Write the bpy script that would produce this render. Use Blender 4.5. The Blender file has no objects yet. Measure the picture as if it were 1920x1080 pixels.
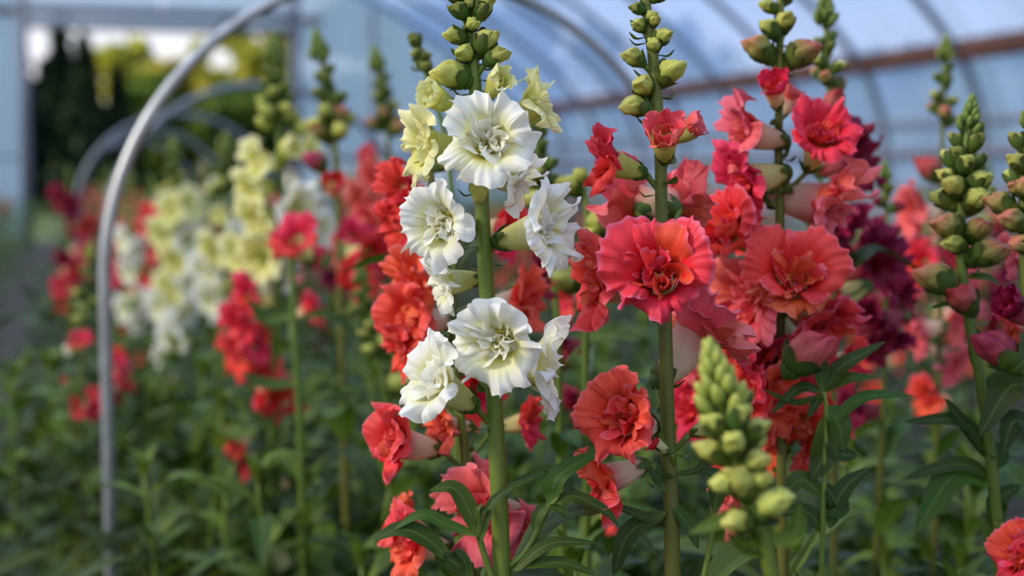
import bpy, math, random
import numpy as np
from mathutils import Vector, Matrix, noise

# ------------------------------------------------------------------ camera, world, sun, exposure
SC = bpy.context.scene
COL = SC.collection
FPX = 50.0 / 36.0 * 1920.0
CAM_H = 0.70
YAW = math.radians(16.9)
PITCH = math.radians(4.5)
FWD = Vector((math.sin(YAW) * math.cos(PITCH), math.cos(YAW) * math.cos(PITCH), -math.sin(PITCH)))
RIGHT = Vector((math.cos(YAW), -math.sin(YAW), 0))
UP = RIGHT.cross(FWD)
CAM = Vector((0, 0, CAM_H))
cam_d = bpy.data.cameras.new('camera')
cam = bpy.data.objects.new('camera', cam_d)
COL.objects.link(cam)
m = Matrix((RIGHT, UP, -FWD)).transposed().to_4x4()
m.translation = CAM
cam.matrix_world = m
cam_d.lens = 50
cam_d.sensor_width = 36
cam_d.clip_start = 0.02
cam_d.clip_end = 300
cam_d.dof.use_dof = True
cam_d.dof.focus_distance = 0.595
cam_d.dof.aperture_fstop = 6.3
SC.camera = cam

w = bpy.data.worlds.new('sky')
SC.world = w
w.use_nodes = True
nt = w.node_tree
bg = nt.nodes['Background']
tc = nt.nodes.new('ShaderNodeTexCoord')
sx = nt.nodes.new('ShaderNodeSeparateXYZ')
cr = nt.nodes.new('ShaderNodeValToRGB')
nt.links.new(tc.outputs['Generated'], sx.inputs[0])
nt.links.new(sx.outputs['Z'], cr.inputs['Fac'])
nt.links.new(cr.outputs['Color'], bg.inputs['Color'])
cr.color_ramp.elements[0].position = 0.0
cr.color_ramp.elements[0].color = (1.0, 0.93, 0.84, 1)
cr.color_ramp.elements[1].position = 1.0
cr.color_ramp.elements[1].color = (0.36, 0.54, 1.0, 1)
e = cr.color_ramp.elements.new(0.22)
e.color = (0.55, 0.70, 1.0, 1)
bg.inputs['Strength'].default_value = 1.85

sun_d = bpy.data.lights.new('sun', 'SUN')
sun = bpy.data.objects.new('sun', sun_d)
COL.objects.link(sun)
SUN_DIR = (RIGHT * -0.84 + Vector((FWD.x, FWD.y, 0)) * -0.30 + Vector((0, 0, 0.44))).normalized()   # towards the sun
sun.rotation_euler = SUN_DIR.to_track_quat('Z', 'Y').to_euler()
sun.location = (-3, -3, 5)
sun_d.energy = 14.5
sun_d.color = (1.0, 0.84, 0.62)
sun_d.angle = math.radians(12)

vs = SC.view_settings
vs.view_transform = 'Standard'
vs.look = 'None'
vs.exposure = -0.5
vs.gamma = 1.0
vs.use_curve_mapping = False
SC.cycles.max_bounces = 8
SC.cycles.transparent_max_bounces = 8
SC.cycles.use_denoising = True

RNG = random.Random(7)


# ------------------------------------------------------------------ helpers
def at(px, py, d):
    """the point of the place at depth d along the view that the photograph shows at (px, py)"""
    return CAM + FWD * d + RIGHT * ((px - 960) / FPX * d) + UP * (-(py - 540) / FPX * d)


def lin(r, g, b):
    f = lambda v: (v / 255.0 / 12.92) if v <= 10 else ((v / 255.0 + 0.055) / 1.055) ** 2.4
    return (f(r), f(g), f(b), 1.0)


class Mb:
    """collects geometry with uv and material index, becomes ONE mesh"""
    def __init__(s):
        s.v, s.f, s.uv, s.mi, s.n = [], [], [], [], 0

    def add(s, V, F, uv=None, mi=0):
        V = np.asarray(V, float).reshape(-1, 3)
        s.v.append(V)
        s.f += [tuple(i + s.n for i in q) for q in F]
        s.uv.append(np.zeros((len(V), 2)) if uv is None else np.asarray(uv, float).reshape(-1, 2))
        s.mi += [mi] * len(F)
        s.n += len(V)
        return s

    def mesh(s, name, mats, smooth=True):
        me = bpy.data.meshes.new(name)
        V = np.concatenate(s.v)
        me.from_pydata(V.tolist(), [], s.f)
        uvl = me.uv_layers.new(name='UVMap')
        idx = np.empty(len(me.loops), dtype=np.int32)
        me.loops.foreach_get('vertex_index', idx)
        uvl.data.foreach_set('uv', np.concatenate(s.uv)[idx].astype(np.float32).ravel())
        for mt in mats:
            me.materials.append(mt)
        if len(mats) > 1:
            me.polygons.foreach_set('material_index', np.array(s.mi, dtype=np.int32))
        me.polygons.foreach_set('use_smooth', [smooth] * len(me.polygons))
        me.update()
        return me


def grid_faces(nu, nv, closed=False):
    F = []
    for j in range(nv - 1):
        for i in range(nu if closed else nu - 1):
            a = j * nu + i
            b = j * nu + (i + 1) % nu
            F.append((a, b, b + nu, a + nu))
    return F


def frames(P):
    P = np.asarray(P, float)
    T = np.gradient(P, axis=0)
    T /= np.linalg.norm(T, axis=1)[:, None] + 1e-12
    ref = np.array([1.0, 0, 0]) if abs(T[0][0]) < 0.8 else np.array([0, 1.0, 0])
    N = []
    n = ref
    for t in T:
        n = n - t * np.dot(n, t)
        n /= np.linalg.norm(n)
        N.append(n)
    N = np.array(N)
    return T, N, np.cross(T, N)


def tube(mb, P, R, seg=10, mi=0, cap=True, flute=0.0):
    P = np.asarray(P, float)
    n = len(P)
    R = np.full(n, R) if np.isscalar(R) else np.asarray(R, float)
    T, N, B = frames(P)
    a = np.linspace(0, 2 * math.pi, seg, endpoint=False)
    rr = 1 + flute * np.cos(4 * a)
    V = P[:, None, :] + (R[:, None] * (np.cos(a) * rr)[None, :])[:, :, None] * N[:, None, :] + (R[:, None] * (np.sin(a) * rr)[None, :])[:, :, None] * B[:, None, :]
    V = V.reshape(-1, 3)
    uv = np.stack([np.tile(a / 6.283, n), np.repeat(np.linspace(0, 1, n), seg)], 1)
    F = grid_faces(seg, n, True)
    if cap:
        V = np.vstack([V, P[0], P[-1]])
        uv = np.vstack([uv, [0, 0], [0, 1]])
        k = n * seg
        for i in range(seg):
            F.append((k, (i + 1) % seg, i))
            F.append((k + 1, k - seg + i, k - seg + (i + 1) % seg))
    return mb.add(V, F, uv, mi)


def box(mb, c, s, mi=0, bev=0.0):
    x, y, z = s[0] / 2, s[1] / 2, s[2] / 2
    V = np.array([(-x, -y, -z), (x, -y, -z), (x, y, -z), (-x, y, -z), (-x, -y, z), (x, -y, z), (x, y, z), (-x, y, z)]) + np.array(c)
    F = [(0, 3, 2, 1), (4, 5, 6, 7), (0, 1, 5, 4), (1, 2, 6, 5), (2, 3, 7, 6), (3, 0, 4, 7)]
    return mb.add(V, F, None, mi)


def spline(P, n):
    """Catmull-Rom through P, n points"""
    P = [np.array(p, float) for p in P]
    if len(P) == 2:
        return np.linspace(P[0], P[1], n)
    Q = [2 * P[0] - P[1]] + P + [2 * P[-1] - P[-2]]
    out = []
    S = len(P) - 1
    for t in np.linspace(0, S, n):
        i = min(int(t), S - 1)
        u = t - i
        a, b, c, d = Q[i:i + 4]
        out.append(0.5 * ((2 * b) + (c - a) * u + (2 * a - 5 * b + 4 * c - d) * u * u + (3 * b - a - 3 * c + d) * u ** 3))
    return np.array(out)


def link(name, me, parent=None, local=None, mats=None):
    o = bpy.data.objects.new(name, me)
    COL.objects.link(o)
    if parent is not None:
        o.parent = parent
    if local is not None:
        o.matrix_local = local
    if mats:
        for i, mt in enumerate(mats):
            o.material_slots[i].link = 'OBJECT'
            o.material_slots[i].material = mt
    return o


def thing(name, label, cat, loc, group=None):
    o = bpy.data.objects.new(name, None)
    o.empty_display_size = 0.05
    COL.objects.link(o)
    o.location = loc
    o['label'] = label
    o['category'] = cat
    if group:
        o['group'] = group
    return o


def structure(o):
    o['kind'] = 'structure'
    return o


def frame_mat(p, z, up=(0, 0, 1), s=1.0, roll=0.0):
    """matrix whose +Z looks along z and whose +Y leans to up"""
    z = Vector(z).normalized()
    u = Vector(up)
    y = u - z * u.dot(z)
    if y.length < 0.15:
        u = Vector((-FWD.x, -FWD.y, 0.3))
        y = u - z * u.dot(z)
    y.normalize()
    x = y.cross(z)
    M = Matrix((x, y, z)).transposed()
    M = M @ Matrix.Rotation(roll, 3, 'Z')
    M = (M * s).to_4x4()
    M.translation = Vector(p)
    return M


# ------------------------------------------------------------------ materials
def new_mat(name):
    mt = bpy.data.materials.new(name)
    mt.use_nodes = True
    n = mt.node_tree.nodes
    n.clear()
    return mt, n, mt.node_tree.links


def ramp(n, stops):
    r = n.new('ShaderNodeValToRGB')
    el = r.color_ramp.elements
    el[0].position, el[0].color = stops[0]
    el[1].position, el[1].color = stops[-1]
    for p, c in stops[1:-1]:
        q = el.new(p)
        q.color = c
    return r


def soft_mat(name, stops, trans=0.35, rough=0.5, spec=0.3, vein=0.0, hue=0.03, val=0.12, noise=0.12, nscale=40, tcol=1.0, sheen=0.0, rib=None):
    """petal / leaf like material: colour along uv v, veins along it, light passing through"""
    mt, n, l = new_mat(name)
    out = n.new('ShaderNodeOutputMaterial')
    uv = n.new('ShaderNodeTexCoord')
    sep = n.new('ShaderNodeSeparateXYZ')
    l.new(uv.outputs['UV'], sep.inputs[0])
    nz = n.new('ShaderNodeTexNoise')
    nz.inputs['Scale'].default_value = nscale
    nz.inputs['Detail'].default_value = 3
    l.new(uv.outputs['Object'], nz.inputs['Vector'])
    ma = n.new('ShaderNodeMath')
    ma.operation = 'MULTIPLY_ADD'
    l.new(nz.outputs['Fac'], ma.inputs[0])
    ma.inputs[1].default_value = noise
    sb = n.new('ShaderNodeMath')
    sb.operation = 'SUBTRACT'
    l.new(sep.outputs['Y'], sb.inputs[0])
    sb.inputs[1].default_value = noise * 0.5
    l.new(sb.outputs[0], ma.inputs[2])
    rp = ramp(n, stops)
    l.new(ma.outputs[0], rp.inputs['Fac'])
    oi = n.new('ShaderNodeObjectInfo')
    hs = n.new('ShaderNodeHueSaturation')
    mh = n.new('ShaderNodeMapRange')
    mh.inputs['To Min'].default_value = 0.5 - hue
    mh.inputs['To Max'].default_value = 0.5 + hue
    l.new(oi.outputs['Random'], mh.inputs['Value'])
    l.new(mh.outputs[0], hs.inputs['Hue'])
    wn = n.new('ShaderNodeMath')
    wn.operation = 'MULTIPLY'
    l.new(oi.outputs['Random'], wn.inputs[0])
    wn.inputs[1].default_value = 7.31
    fr = n.new('ShaderNodeMath')
    fr.operation = 'FRACT'
    l.new(wn.outputs[0], fr.inputs[0])
    mv = n.new('ShaderNodeMapRange')
    mv.inputs['To Min'].default_value = 1 - val
    mv.inputs['To Max'].default_value = 1 + val * 0.6
    l.new(fr.outputs[0], mv.inputs['Value'])
    l.new(mv.outputs[0], hs.inputs['Value'])
    l.new(rp.outputs['Color'], hs.inputs['Color'])
    col = hs.outputs['Color']
    if rib:
        d1 = n.new('ShaderNodeMath')
        d1.operation = 'SUBTRACT'
        l.new(sep.outputs['X'], d1.inputs[0])
        d1.inputs[1].default_value = 0.5
        d2 = n.new('ShaderNodeMath')
        d2.operation = 'ABSOLUTE'
        l.new(d1.outputs[0], d2.inputs[0])
        mr = n.new('ShaderNodeMapRange')
        mr.inputs['From Min'].default_value = 0.025
        mr.inputs['From Max'].default_value = 0.06
        mr.inputs['To Min'].default_value = 0.38
        mr.inputs['To Max'].default_value = 0.0
        l.new(d2.outputs[0], mr.inputs['Value'])
        mxr = n.new('ShaderNodeMixRGB')
        l.new(mr.outputs[0], mxr.inputs['Fac'])
        l.new(col, mxr.inputs['Color1'])
        mxr.inputs['Color2'].default_value = rib
        col = mxr.outputs[0]
    pb = n.new('ShaderNodeBsdfPrincipled')
    pb.inputs['Roughness'].default_value = rough
    pb.inputs['Specular IOR Level'].default_value = spec
    if sheen:
        pb.inputs['Sheen Weight'].default_value = sheen
        pb.inputs['Sheen Roughness'].default_value = 0.4
    l.new(col, pb.inputs['Base Color'])
    if vein:
        wv = n.new('ShaderNodeTexWave')
        wv.wave_type = 'BANDS'
        wv.bands_direction = 'X'
        wv.inputs['Scale'].default_value = 9
        wv.inputs['Distortion'].default_value = 3.5
        wv.inputs['Detail'].default_value = 2
        wv.inputs['Detail Scale'].default_value = 2.5
        l.new(uv.outputs['UV'], wv.inputs['Vector'])
        bp = n.new('ShaderNodeBump')
        bp.inputs['Strength'].default_value = vein
        bp.inputs['Distance'].default_value = 0.0006
        l.new(wv.outputs['Fac'], bp.inputs['Height'])
        l.new(bp.outputs['Normal'], pb.inputs['Normal'])
    if trans > 0:
        tr = n.new('ShaderNodeBsdfTranslucent')
        mg = n.new('ShaderNodeMixRGB')
        mg.blend_type = 'MULTIPLY'
        mg.inputs['Fac'].default_value = 1
        mg.inputs['Color2'].default_value = (tcol, tcol, tcol * 0.9, 1)
        l.new(col, mg.inputs['Color1'])
        l.new(mg.outputs[0], tr.inputs['Color'])
        mx = n.new('ShaderNodeMixShader')
        mx.inputs['Fac'].default_value = trans
        l.new(pb.outputs[0], mx.inputs[1])
        l.new(tr.outputs[0], mx.inputs[2])
        l.new(mx.outputs[0], out.inputs['Surface'])
    else:
        l.new(pb.outputs[0], out.inputs['Surface'])
    return mt


def solid(name, col, rough=0.6, metal=0.0, spec=0.4, var=0.25, scale=12, col2=None, bump=0.0):
    mt, n, l = new_mat(name)
    out = n.new('ShaderNodeOutputMaterial')
    pb = n.new('ShaderNodeBsdfPrincipled')
    tc = n.new('ShaderNodeTexCoord')
    nz = n.new('ShaderNodeTexNoise')
    nz.inputs['Scale'].default_value = scale
    nz.inputs['Detail'].default_value = 5
    l.new(tc.outputs['Object'], nz.inputs['Vector'])
    c2 = col2 if col2 else tuple(x * (1 - var) for x in col[:3]) + (1,)
    rp = ramp(n, [(0.35, c2), (0.65, col)])
    l.new(nz.outputs['Fac'], rp.inputs['Fac'])
    l.new(rp.outputs['Color'], pb.inputs['Base Color'])
    pb.inputs['Roughness'].default_value = rough
    pb.inputs['Metallic'].default_value = metal
    pb.inputs['Specular IOR Level'].default_value = spec
    if bump:
        bp = n.new('ShaderNodeBump')
        bp.inputs['Strength'].default_value = bump
        bp.inputs['Distance'].default_value = 0.02
        l.new(nz.outputs['Fac'], bp.inputs['Height'])
        l.new(bp.outputs['Normal'], pb.inputs['Normal'])
    l.new(pb.outputs[0], out.inputs['Surface'])
    return mt


KINDS = {   # throat, middle, edge, tube base, tube mouth
    'white':   ((212, 206, 92), (240, 236, 178), (248, 246, 238), (214, 212, 136), (240, 236, 196)),
    'green':   ((205, 203, 84), (228, 224, 122), (242, 237, 176), (196, 200, 100), (222, 220, 130)),
    'coral':   ((196, 60, 30), (228, 58, 40), (232, 66, 60), (232, 214, 160), (240, 150, 120)),
    'orange':  ((206, 80, 36), (240, 74, 42), (240, 92, 70), (236, 214, 180), (246, 150, 125)),
    'red':     ((170, 40, 34), (220, 36, 46), (230, 56, 70), (222, 214, 140), (226, 190, 130)),
    'pink':    ((206, 80, 60), (226, 76, 74), (235, 104, 108), (236, 204, 172), (232, 130, 130)),
    'crimson': ((70, 8, 16), (112, 12, 32), (138, 18, 52), (170, 70, 80), (150, 30, 60)),
}
RIM = {'white': (250, 249, 244), 'green': (242, 240, 205), 'coral': (228, 104, 128), 'orange': (240, 112, 112), 'red': (232, 84, 104), 'pink': (236, 126, 140), 'crimson': (150, 30, 74)}
PET, TUB, HALF = {}, {}, {}
for k, (a, b, c_, d_, e_) in KINDS.items():
    lightk = k in ('white', 'green')
    PET[k] = soft_mat('petal_' + k, [(0.04, lin(*a)), (0.32, lin(*b)), (0.72, lin(*c_)), (0.9, lin(*c_)), (1.0, lin(*RIM[k]))],
                      trans=0.36 if lightk else 0.22, rough=0.5, spec=0.2, vein=0.14, hue=0.006 if lightk else 0.012,
                      val=0.06 if lightk else 0.14, noise=0.22, nscale=160)
    TUB[k] = soft_mat('corolla_tube_' + k, [(0.0, lin(*d_)), (0.55, lin(*d_)), (1.0, lin(*e_))],
                      trans=0.35, rough=0.5, spec=0.25, vein=0.3, hue=0.008, val=0.08, noise=0.3, nscale=120)
BUD = {
    'green': soft_mat('bud_green', [(0.0, lin(112, 140, 56)), (0.5, lin(176, 182, 82)), (1.0, lin(206, 204, 104))], trans=0.2, rough=0.5, spec=0.3, vein=0.3, hue=0.012, noise=0.4, nscale=150),
    'dark': soft_mat('bud_dark', [(0.0, lin(70, 96, 40)), (0.6, lin(118, 138, 60)), (1.0, lin(150, 150, 70))], trans=0.12, rough=0.5, spec=0.3, vein=0.3, hue=0.012, noise=0.4, nscale=150),
    'blush': soft_mat('bud_blush', [(0.0, lin(112, 126, 54)), (0.5, lin(142, 144, 70)), (0.85, lin(180, 138, 88)), (1.0, lin(206, 120, 98))], trans=0.2, rough=0.5, spec=0.3, vein=0.3, hue=0.012, noise=0.4, nscale=150),
    'rose': soft_mat('bud_rose', [(0.0, lin(150, 120, 70)), (0.35, lin(205, 106, 96)), (1.0, lin(196, 62, 80))], trans=0.25, rough=0.5, spec=0.3, vein=0.3, hue=0.012, noise=0.4, nscale=150),
    'wine': soft_mat('bud_wine', [(0.0, lin(110, 90, 50)), (0.35, lin(150, 56, 64)), (1.0, lin(140, 36, 60))], trans=0.2, rough=0.5, spec=0.3, vein=0.3, hue=0.012, noise=0.4, nscale=150),
}
M_SEPAL = soft_mat('sepal_green', [(0.0, lin(72, 96, 34)), (0.6, lin(80, 104, 38)), (1.0, lin(72, 74, 34))], trans=0.15, rough=0.5, spec=0.3, vein=0.2, noise=0.5, nscale=200)
M_STEM = soft_mat('stem_green', [(0.0, lin(104, 124, 40)), (0.5, lin(84, 106, 32)), (1.0, lin(94, 108, 34))], trans=0.0, rough=0.42, spec=0.35, hue=0.01, val=0.12, noise=0.8, nscale=60)
M_STEMB = soft_mat('stem_olive', [(0.0, lin(110, 118, 38)), (0.5, lin(88, 96, 30)), (1.0, lin(96, 90, 34))], trans=0.0, rough=0.45, spec=0.35, hue=0.012, val=0.12, noise=0.8, nscale=60)
M_LEAF = soft_mat('leaf_green', [(0.0, lin(92, 114, 36)), (0.15, lin(64, 88, 24)), (1.0, lin(50, 74, 22))], trans=0.24, rough=0.42, spec=0.22, rib=lin(112, 132, 66), vein=0.15, hue=0.022, val=0.4, noise=0.5, nscale=50, tcol=1.3)
M_LEAFY = soft_mat('leaf_light', [(0.0, lin(128, 146, 50)), (0.3, lin(98, 122, 36)), (1.0, lin(74, 100, 30))], trans=0.28, rough=0.45, spec=0.22, rib=lin(140, 156, 84), vein=0.15, hue=0.015, val=0.2, noise=0.5, nscale=50, tcol=1.3)
M_ANTHER = soft_mat('anther_yellow', [(0.0, lin(232, 205, 90)), (1.0, lin(226, 190, 70))], trans=0.1, rough=0.6)
M_STEEL = solid('galvanised_steel', lin(176, 178, 180), rough=0.42, metal=0.75, var=0.2, scale=60)
M_RIB_SHADED_HOOP = solid('rib_and_shaded_hoop_steel', lin(120, 128, 140), rough=0.5, metal=0.5, var=0.15, scale=4)
M_RUST = solid('hip_board_wood', lin(96, 62, 52), rough=0.75, var=0.45, scale=5)
M_POST = solid('painted_post', lin(120, 124, 136), rough=0.6, var=0.2, scale=3)
M_BEAM = solid('header_beam', lin(86, 92, 108), rough=0.6, var=0.2, scale=3)
M_SOIL = solid('aisle_soil', lin(74, 68, 62), rough=0.95, var=0.5, scale=9, col2=lin(40, 36, 33), bump=0.6)
M_FIELD = solid('outside_grass', lin(70, 92, 40), rough=0.95, var=0.5, scale=0.8, bump=0.4)


def film_mat(name, tint, clear, streak=0.25, scale=(0.5, 4, 0.5)):
    mt, n, l = new_mat(name)
    out = n.new('ShaderNodeOutputMaterial')
    tc = n.new('ShaderNodeTexCoord')
    mp = n.new('ShaderNodeMapping')
    mp.inputs['Scale'].default_value = scale
    l.new(tc.outputs['Object'], mp.inputs['Vector'])
    nz = n.new('ShaderNodeTexNoise')
    nz.inputs['Scale'].default_value = 1.0
    nz.inputs['Detail'].default_value = 3
    l.new(mp.outputs[0], nz.inputs['Vector'])
    rp = ramp(n, [(0.3, tuple(c * (1 - streak) for c in tint[:3]) + (1,)), (0.7, tint)])
    l.new(nz.outputs['Fac'], rp.inputs['Fac'])
    tl = n.new('ShaderNodeBsdfTranslucent')
    l.new(rp.outputs[0], tl.inputs['Color'])
    df = n.new('ShaderNodeBsdfDiffuse')
    l.new(rp.outputs[0], df.inputs['Color'])
    m1 = n.new('ShaderNodeMixShader')
    m1.inputs['Fac'].default_value = 0.22
    l.new(tl.outputs[0], m1.inputs[1])
    l.new(df.outputs[0], m1.inputs[2])
    tp = n.new('ShaderNodeBsdfTransparent')
    tp.inputs['Color'].default_value = (0.92, 0.95, 1, 1)
    m2 = n.new('ShaderNodeMixShader')
    m2.inputs['Fac'].default_value = clear
    l.new(m1.outputs[0], m2.inputs[1])
    l.new(tp.outputs[0], m2.inputs[2])
    l.new(m2.outputs[0], out.inputs['Surface'])
    return mt


M_FILM = film_mat('poly_film', (0.64, 0.80, 1.0, 1), 0.27)
M_PANEL = film_mat('polycarbonate', (0.74, 0.88, 1.0, 1), 0.16, 0.2, (6, 6, 0.4))


# ------------------------------------------------------------------ prototypes: flowers, buds, leaves
def wavy(rs, ks, n=3):
    K = [(rs.uniform(*ks), rs.uniform(0, 6.283), rs.uniform(0.6, 1.0)) for _ in range(n)]
    tot = sum(a for _, _, a in K) * 0.62
    return lambda th: sum(a * np.sin(k * th + p) for k, p, a in K) / tot


def crumple(V, amp, freq, seed, wgt):
    """irregular soft dents, so that nothing stays perfectly round"""
    out = V.copy()
    off = Vector((seed * 3.71 % 17, seed * 1.93 % 13, seed * 0.77 % 11))
    for i in range(len(V)):
        n = noise.noise_vector(Vector(V[i]) * freq + off)
        out[i] += np.array(n) * amp * wgt[i]
    return out


def sheet(rs, t0, t1, nth, nv, r0, z0, L, phi0, phi1, amp, fine, kb=(5, 9), kf=(15, 26), cup=0.0, squash=1.0, fan=1.0, curl=0.0, flat=3.2, dent=0.0011, vpow=2.6):
    """one ruffled petal lobe leaving a mouth of radius r0 between the angles t0 and t1 (degrees, 90 is up)"""
    th = np.radians(np.linspace(t0, t1, nth))
    v = np.linspace(0, 1, nv)
    mid, hw = math.radians((t0 + t1) / 2), math.radians((t1 - t0) / 2)
    sd = (th - mid) / hw
    wb, wf, we, wp, en = wavy(rs, kb), wavy(rs, kf), wavy(rs, (20, 34)), wavy(rs, (2, 5), 2), wavy(rs, (3, 6), 2)
    env = 0.35 + 0.65 * np.clip(0.5 + 0.6 * en(th), 0, 1)
    Lt = L * (0.52 + 0.48 * np.clip(1 - np.abs(sd) ** flat, 0, 1) ** 0.5)
    Lt = Lt * (1 + 0.038 * we(th) + 0.028 * wb(th + 1))
    ph1 = phi1 + 0.22 * wp(th)
    V = np.zeros((nv, nth, 3))
    rho = np.full(nth, r0, float)
    z = np.full(nth, z0, float)
    for j, vv in enumerate(v):
        ph = phi0 + (ph1 - phi0) * vv ** 0.9 + curl * max(0.0, vv - 0.55) ** 1.3 * 3.5 * (0.4 + 0.6 * env)
        if j:
            ds = Lt * (v[j] - v[j - 1])
            rho = rho + np.sin(ph) * ds
            z = z + np.cos(ph) * ds
        e = amp * vv ** vpow * wb(th + 0.25 * vv) * env * 1.3 + fine * vv ** 4 * wf(th) * env * 1.3 + cup * (sd ** 2 - 0.25) * vv ** 1.3
        tt = mid + (th - mid) * (1 + (fan - 1) * vv) + (0.75 * amp * vv ** vpow * wb(th + 0.35) * env + 0.6 * fine * vv ** 4 * wf(th + 0.07)) / np.maximum(rho, 0.004)
        rr = rho - np.cos(ph) * e
        V[j, :, 0] = rr * np.cos(tt)
        V[j, :, 1] = rr * np.sin(tt) * squash
        V[j, :, 2] = z + np.sin(ph) * e
    uv = np.stack(np.meshgrid(np.linspace(0, 1, nth), v), -1).reshape(-1, 2)
    V = V.reshape(-1, 3)
    if dent:
        V = crumple(V, dent, 110.0, rs.uniform(0, 99), np.repeat(np.clip(v * 1.4, 0, 1), nth))
    return V, grid_faces(nth, nv), uv


TL = 0.022        # length of a corolla tube
RM = 0.0078       # radius of its mouth


def tube_shape(open_=1.0, nt=12, ns=24):
    t = np.linspace(0, 1, nt)
    r = 0.0035 + (RM * (0.78 + 0.22 * open_) - 0.0035) * (t ** 0.75)
    a = np.linspace(0, 2 * math.pi, ns, endpoint=False)
    V = np.zeros((nt, ns, 3))
    for j in range(nt):
        bel = 1 + 0.16 * math.sin(math.pi * t[j]) * np.clip(-np.sin(a), 0, 1) + 0.03 * np.cos(5 * a) * t[j]
        V[j, :, 0] = r[j] * 0.94 * np.cos(a) * bel
        V[j, :, 1] = r[j] * 1.06 * np.sin(a) * bel
        V[j, :, 2] = 0.001 + t[j] * TL
    uv = np.stack([np.tile(a / 6.283, nt), np.repeat(t, ns)], 1)
    V = V.reshape(-1, 3)
    F = grid_faces(ns, nt, True)
    V = np.vstack([V, [0, 0, 0]])
    uv = np.vstack([uv, [0, 0]])
    F += [(nt * ns, (i + 1) % ns, i) for i in range(ns)]
    return V, F, uv


def sepals(mb, r=0.0042, L=0.0075, wd=0.0042, n=5, z0=-0.0012, rs=None, mi=0):
    for k in range(n):
        a = 2 * math.pi * (k + 0.25) / n
        Lk = L * (rs.uniform(0.85, 1.15) if rs else 1)
        nv, nu = 6, 5
        V, uv = [], []
        for j in range(nv):
            v = j / (nv - 1)
            wj = wd * (math.sin(math.pi * min(0.93, 0.16 + 0.8 * v ** 0.85)) ** 0.8)
            rr = r * (0.35 + 0.85 * min(1, v * 2.0)) + 0.0009 * v * v
            for i in range(nu):
                s = (i / (nu - 1) - 0.5)
                b = a + s * wj / max(rr, 0.002)
                q = rr + 0.0003 * (1 - 4 * s * s)
                V.append((q * math.cos(b), q * math.sin(b), z0 + Lk * v))
                uv.append((s + 0.5, v))
        mb.add(V, grid_faces(nu, nv), uv, mi)
    # receptacle
    a = np.linspace(0, 2 * math.pi, 10, endpoint=False)
    V, uv = [], []
    for zz, q in ((-0.0026, 0.35), (-0.0016, 0.7), (-0.0002, 0.95), (0.0012, 0.98)):
        for x in a:
            V.append((q * r * math.cos(x), q * r * math.sin(x), zz))
            uv.append((0, 0.2))
    mb.add(V, grid_faces(10, 4, True), uv, mi)


P0 = PET['white']
T0 = TUB['white']


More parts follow.
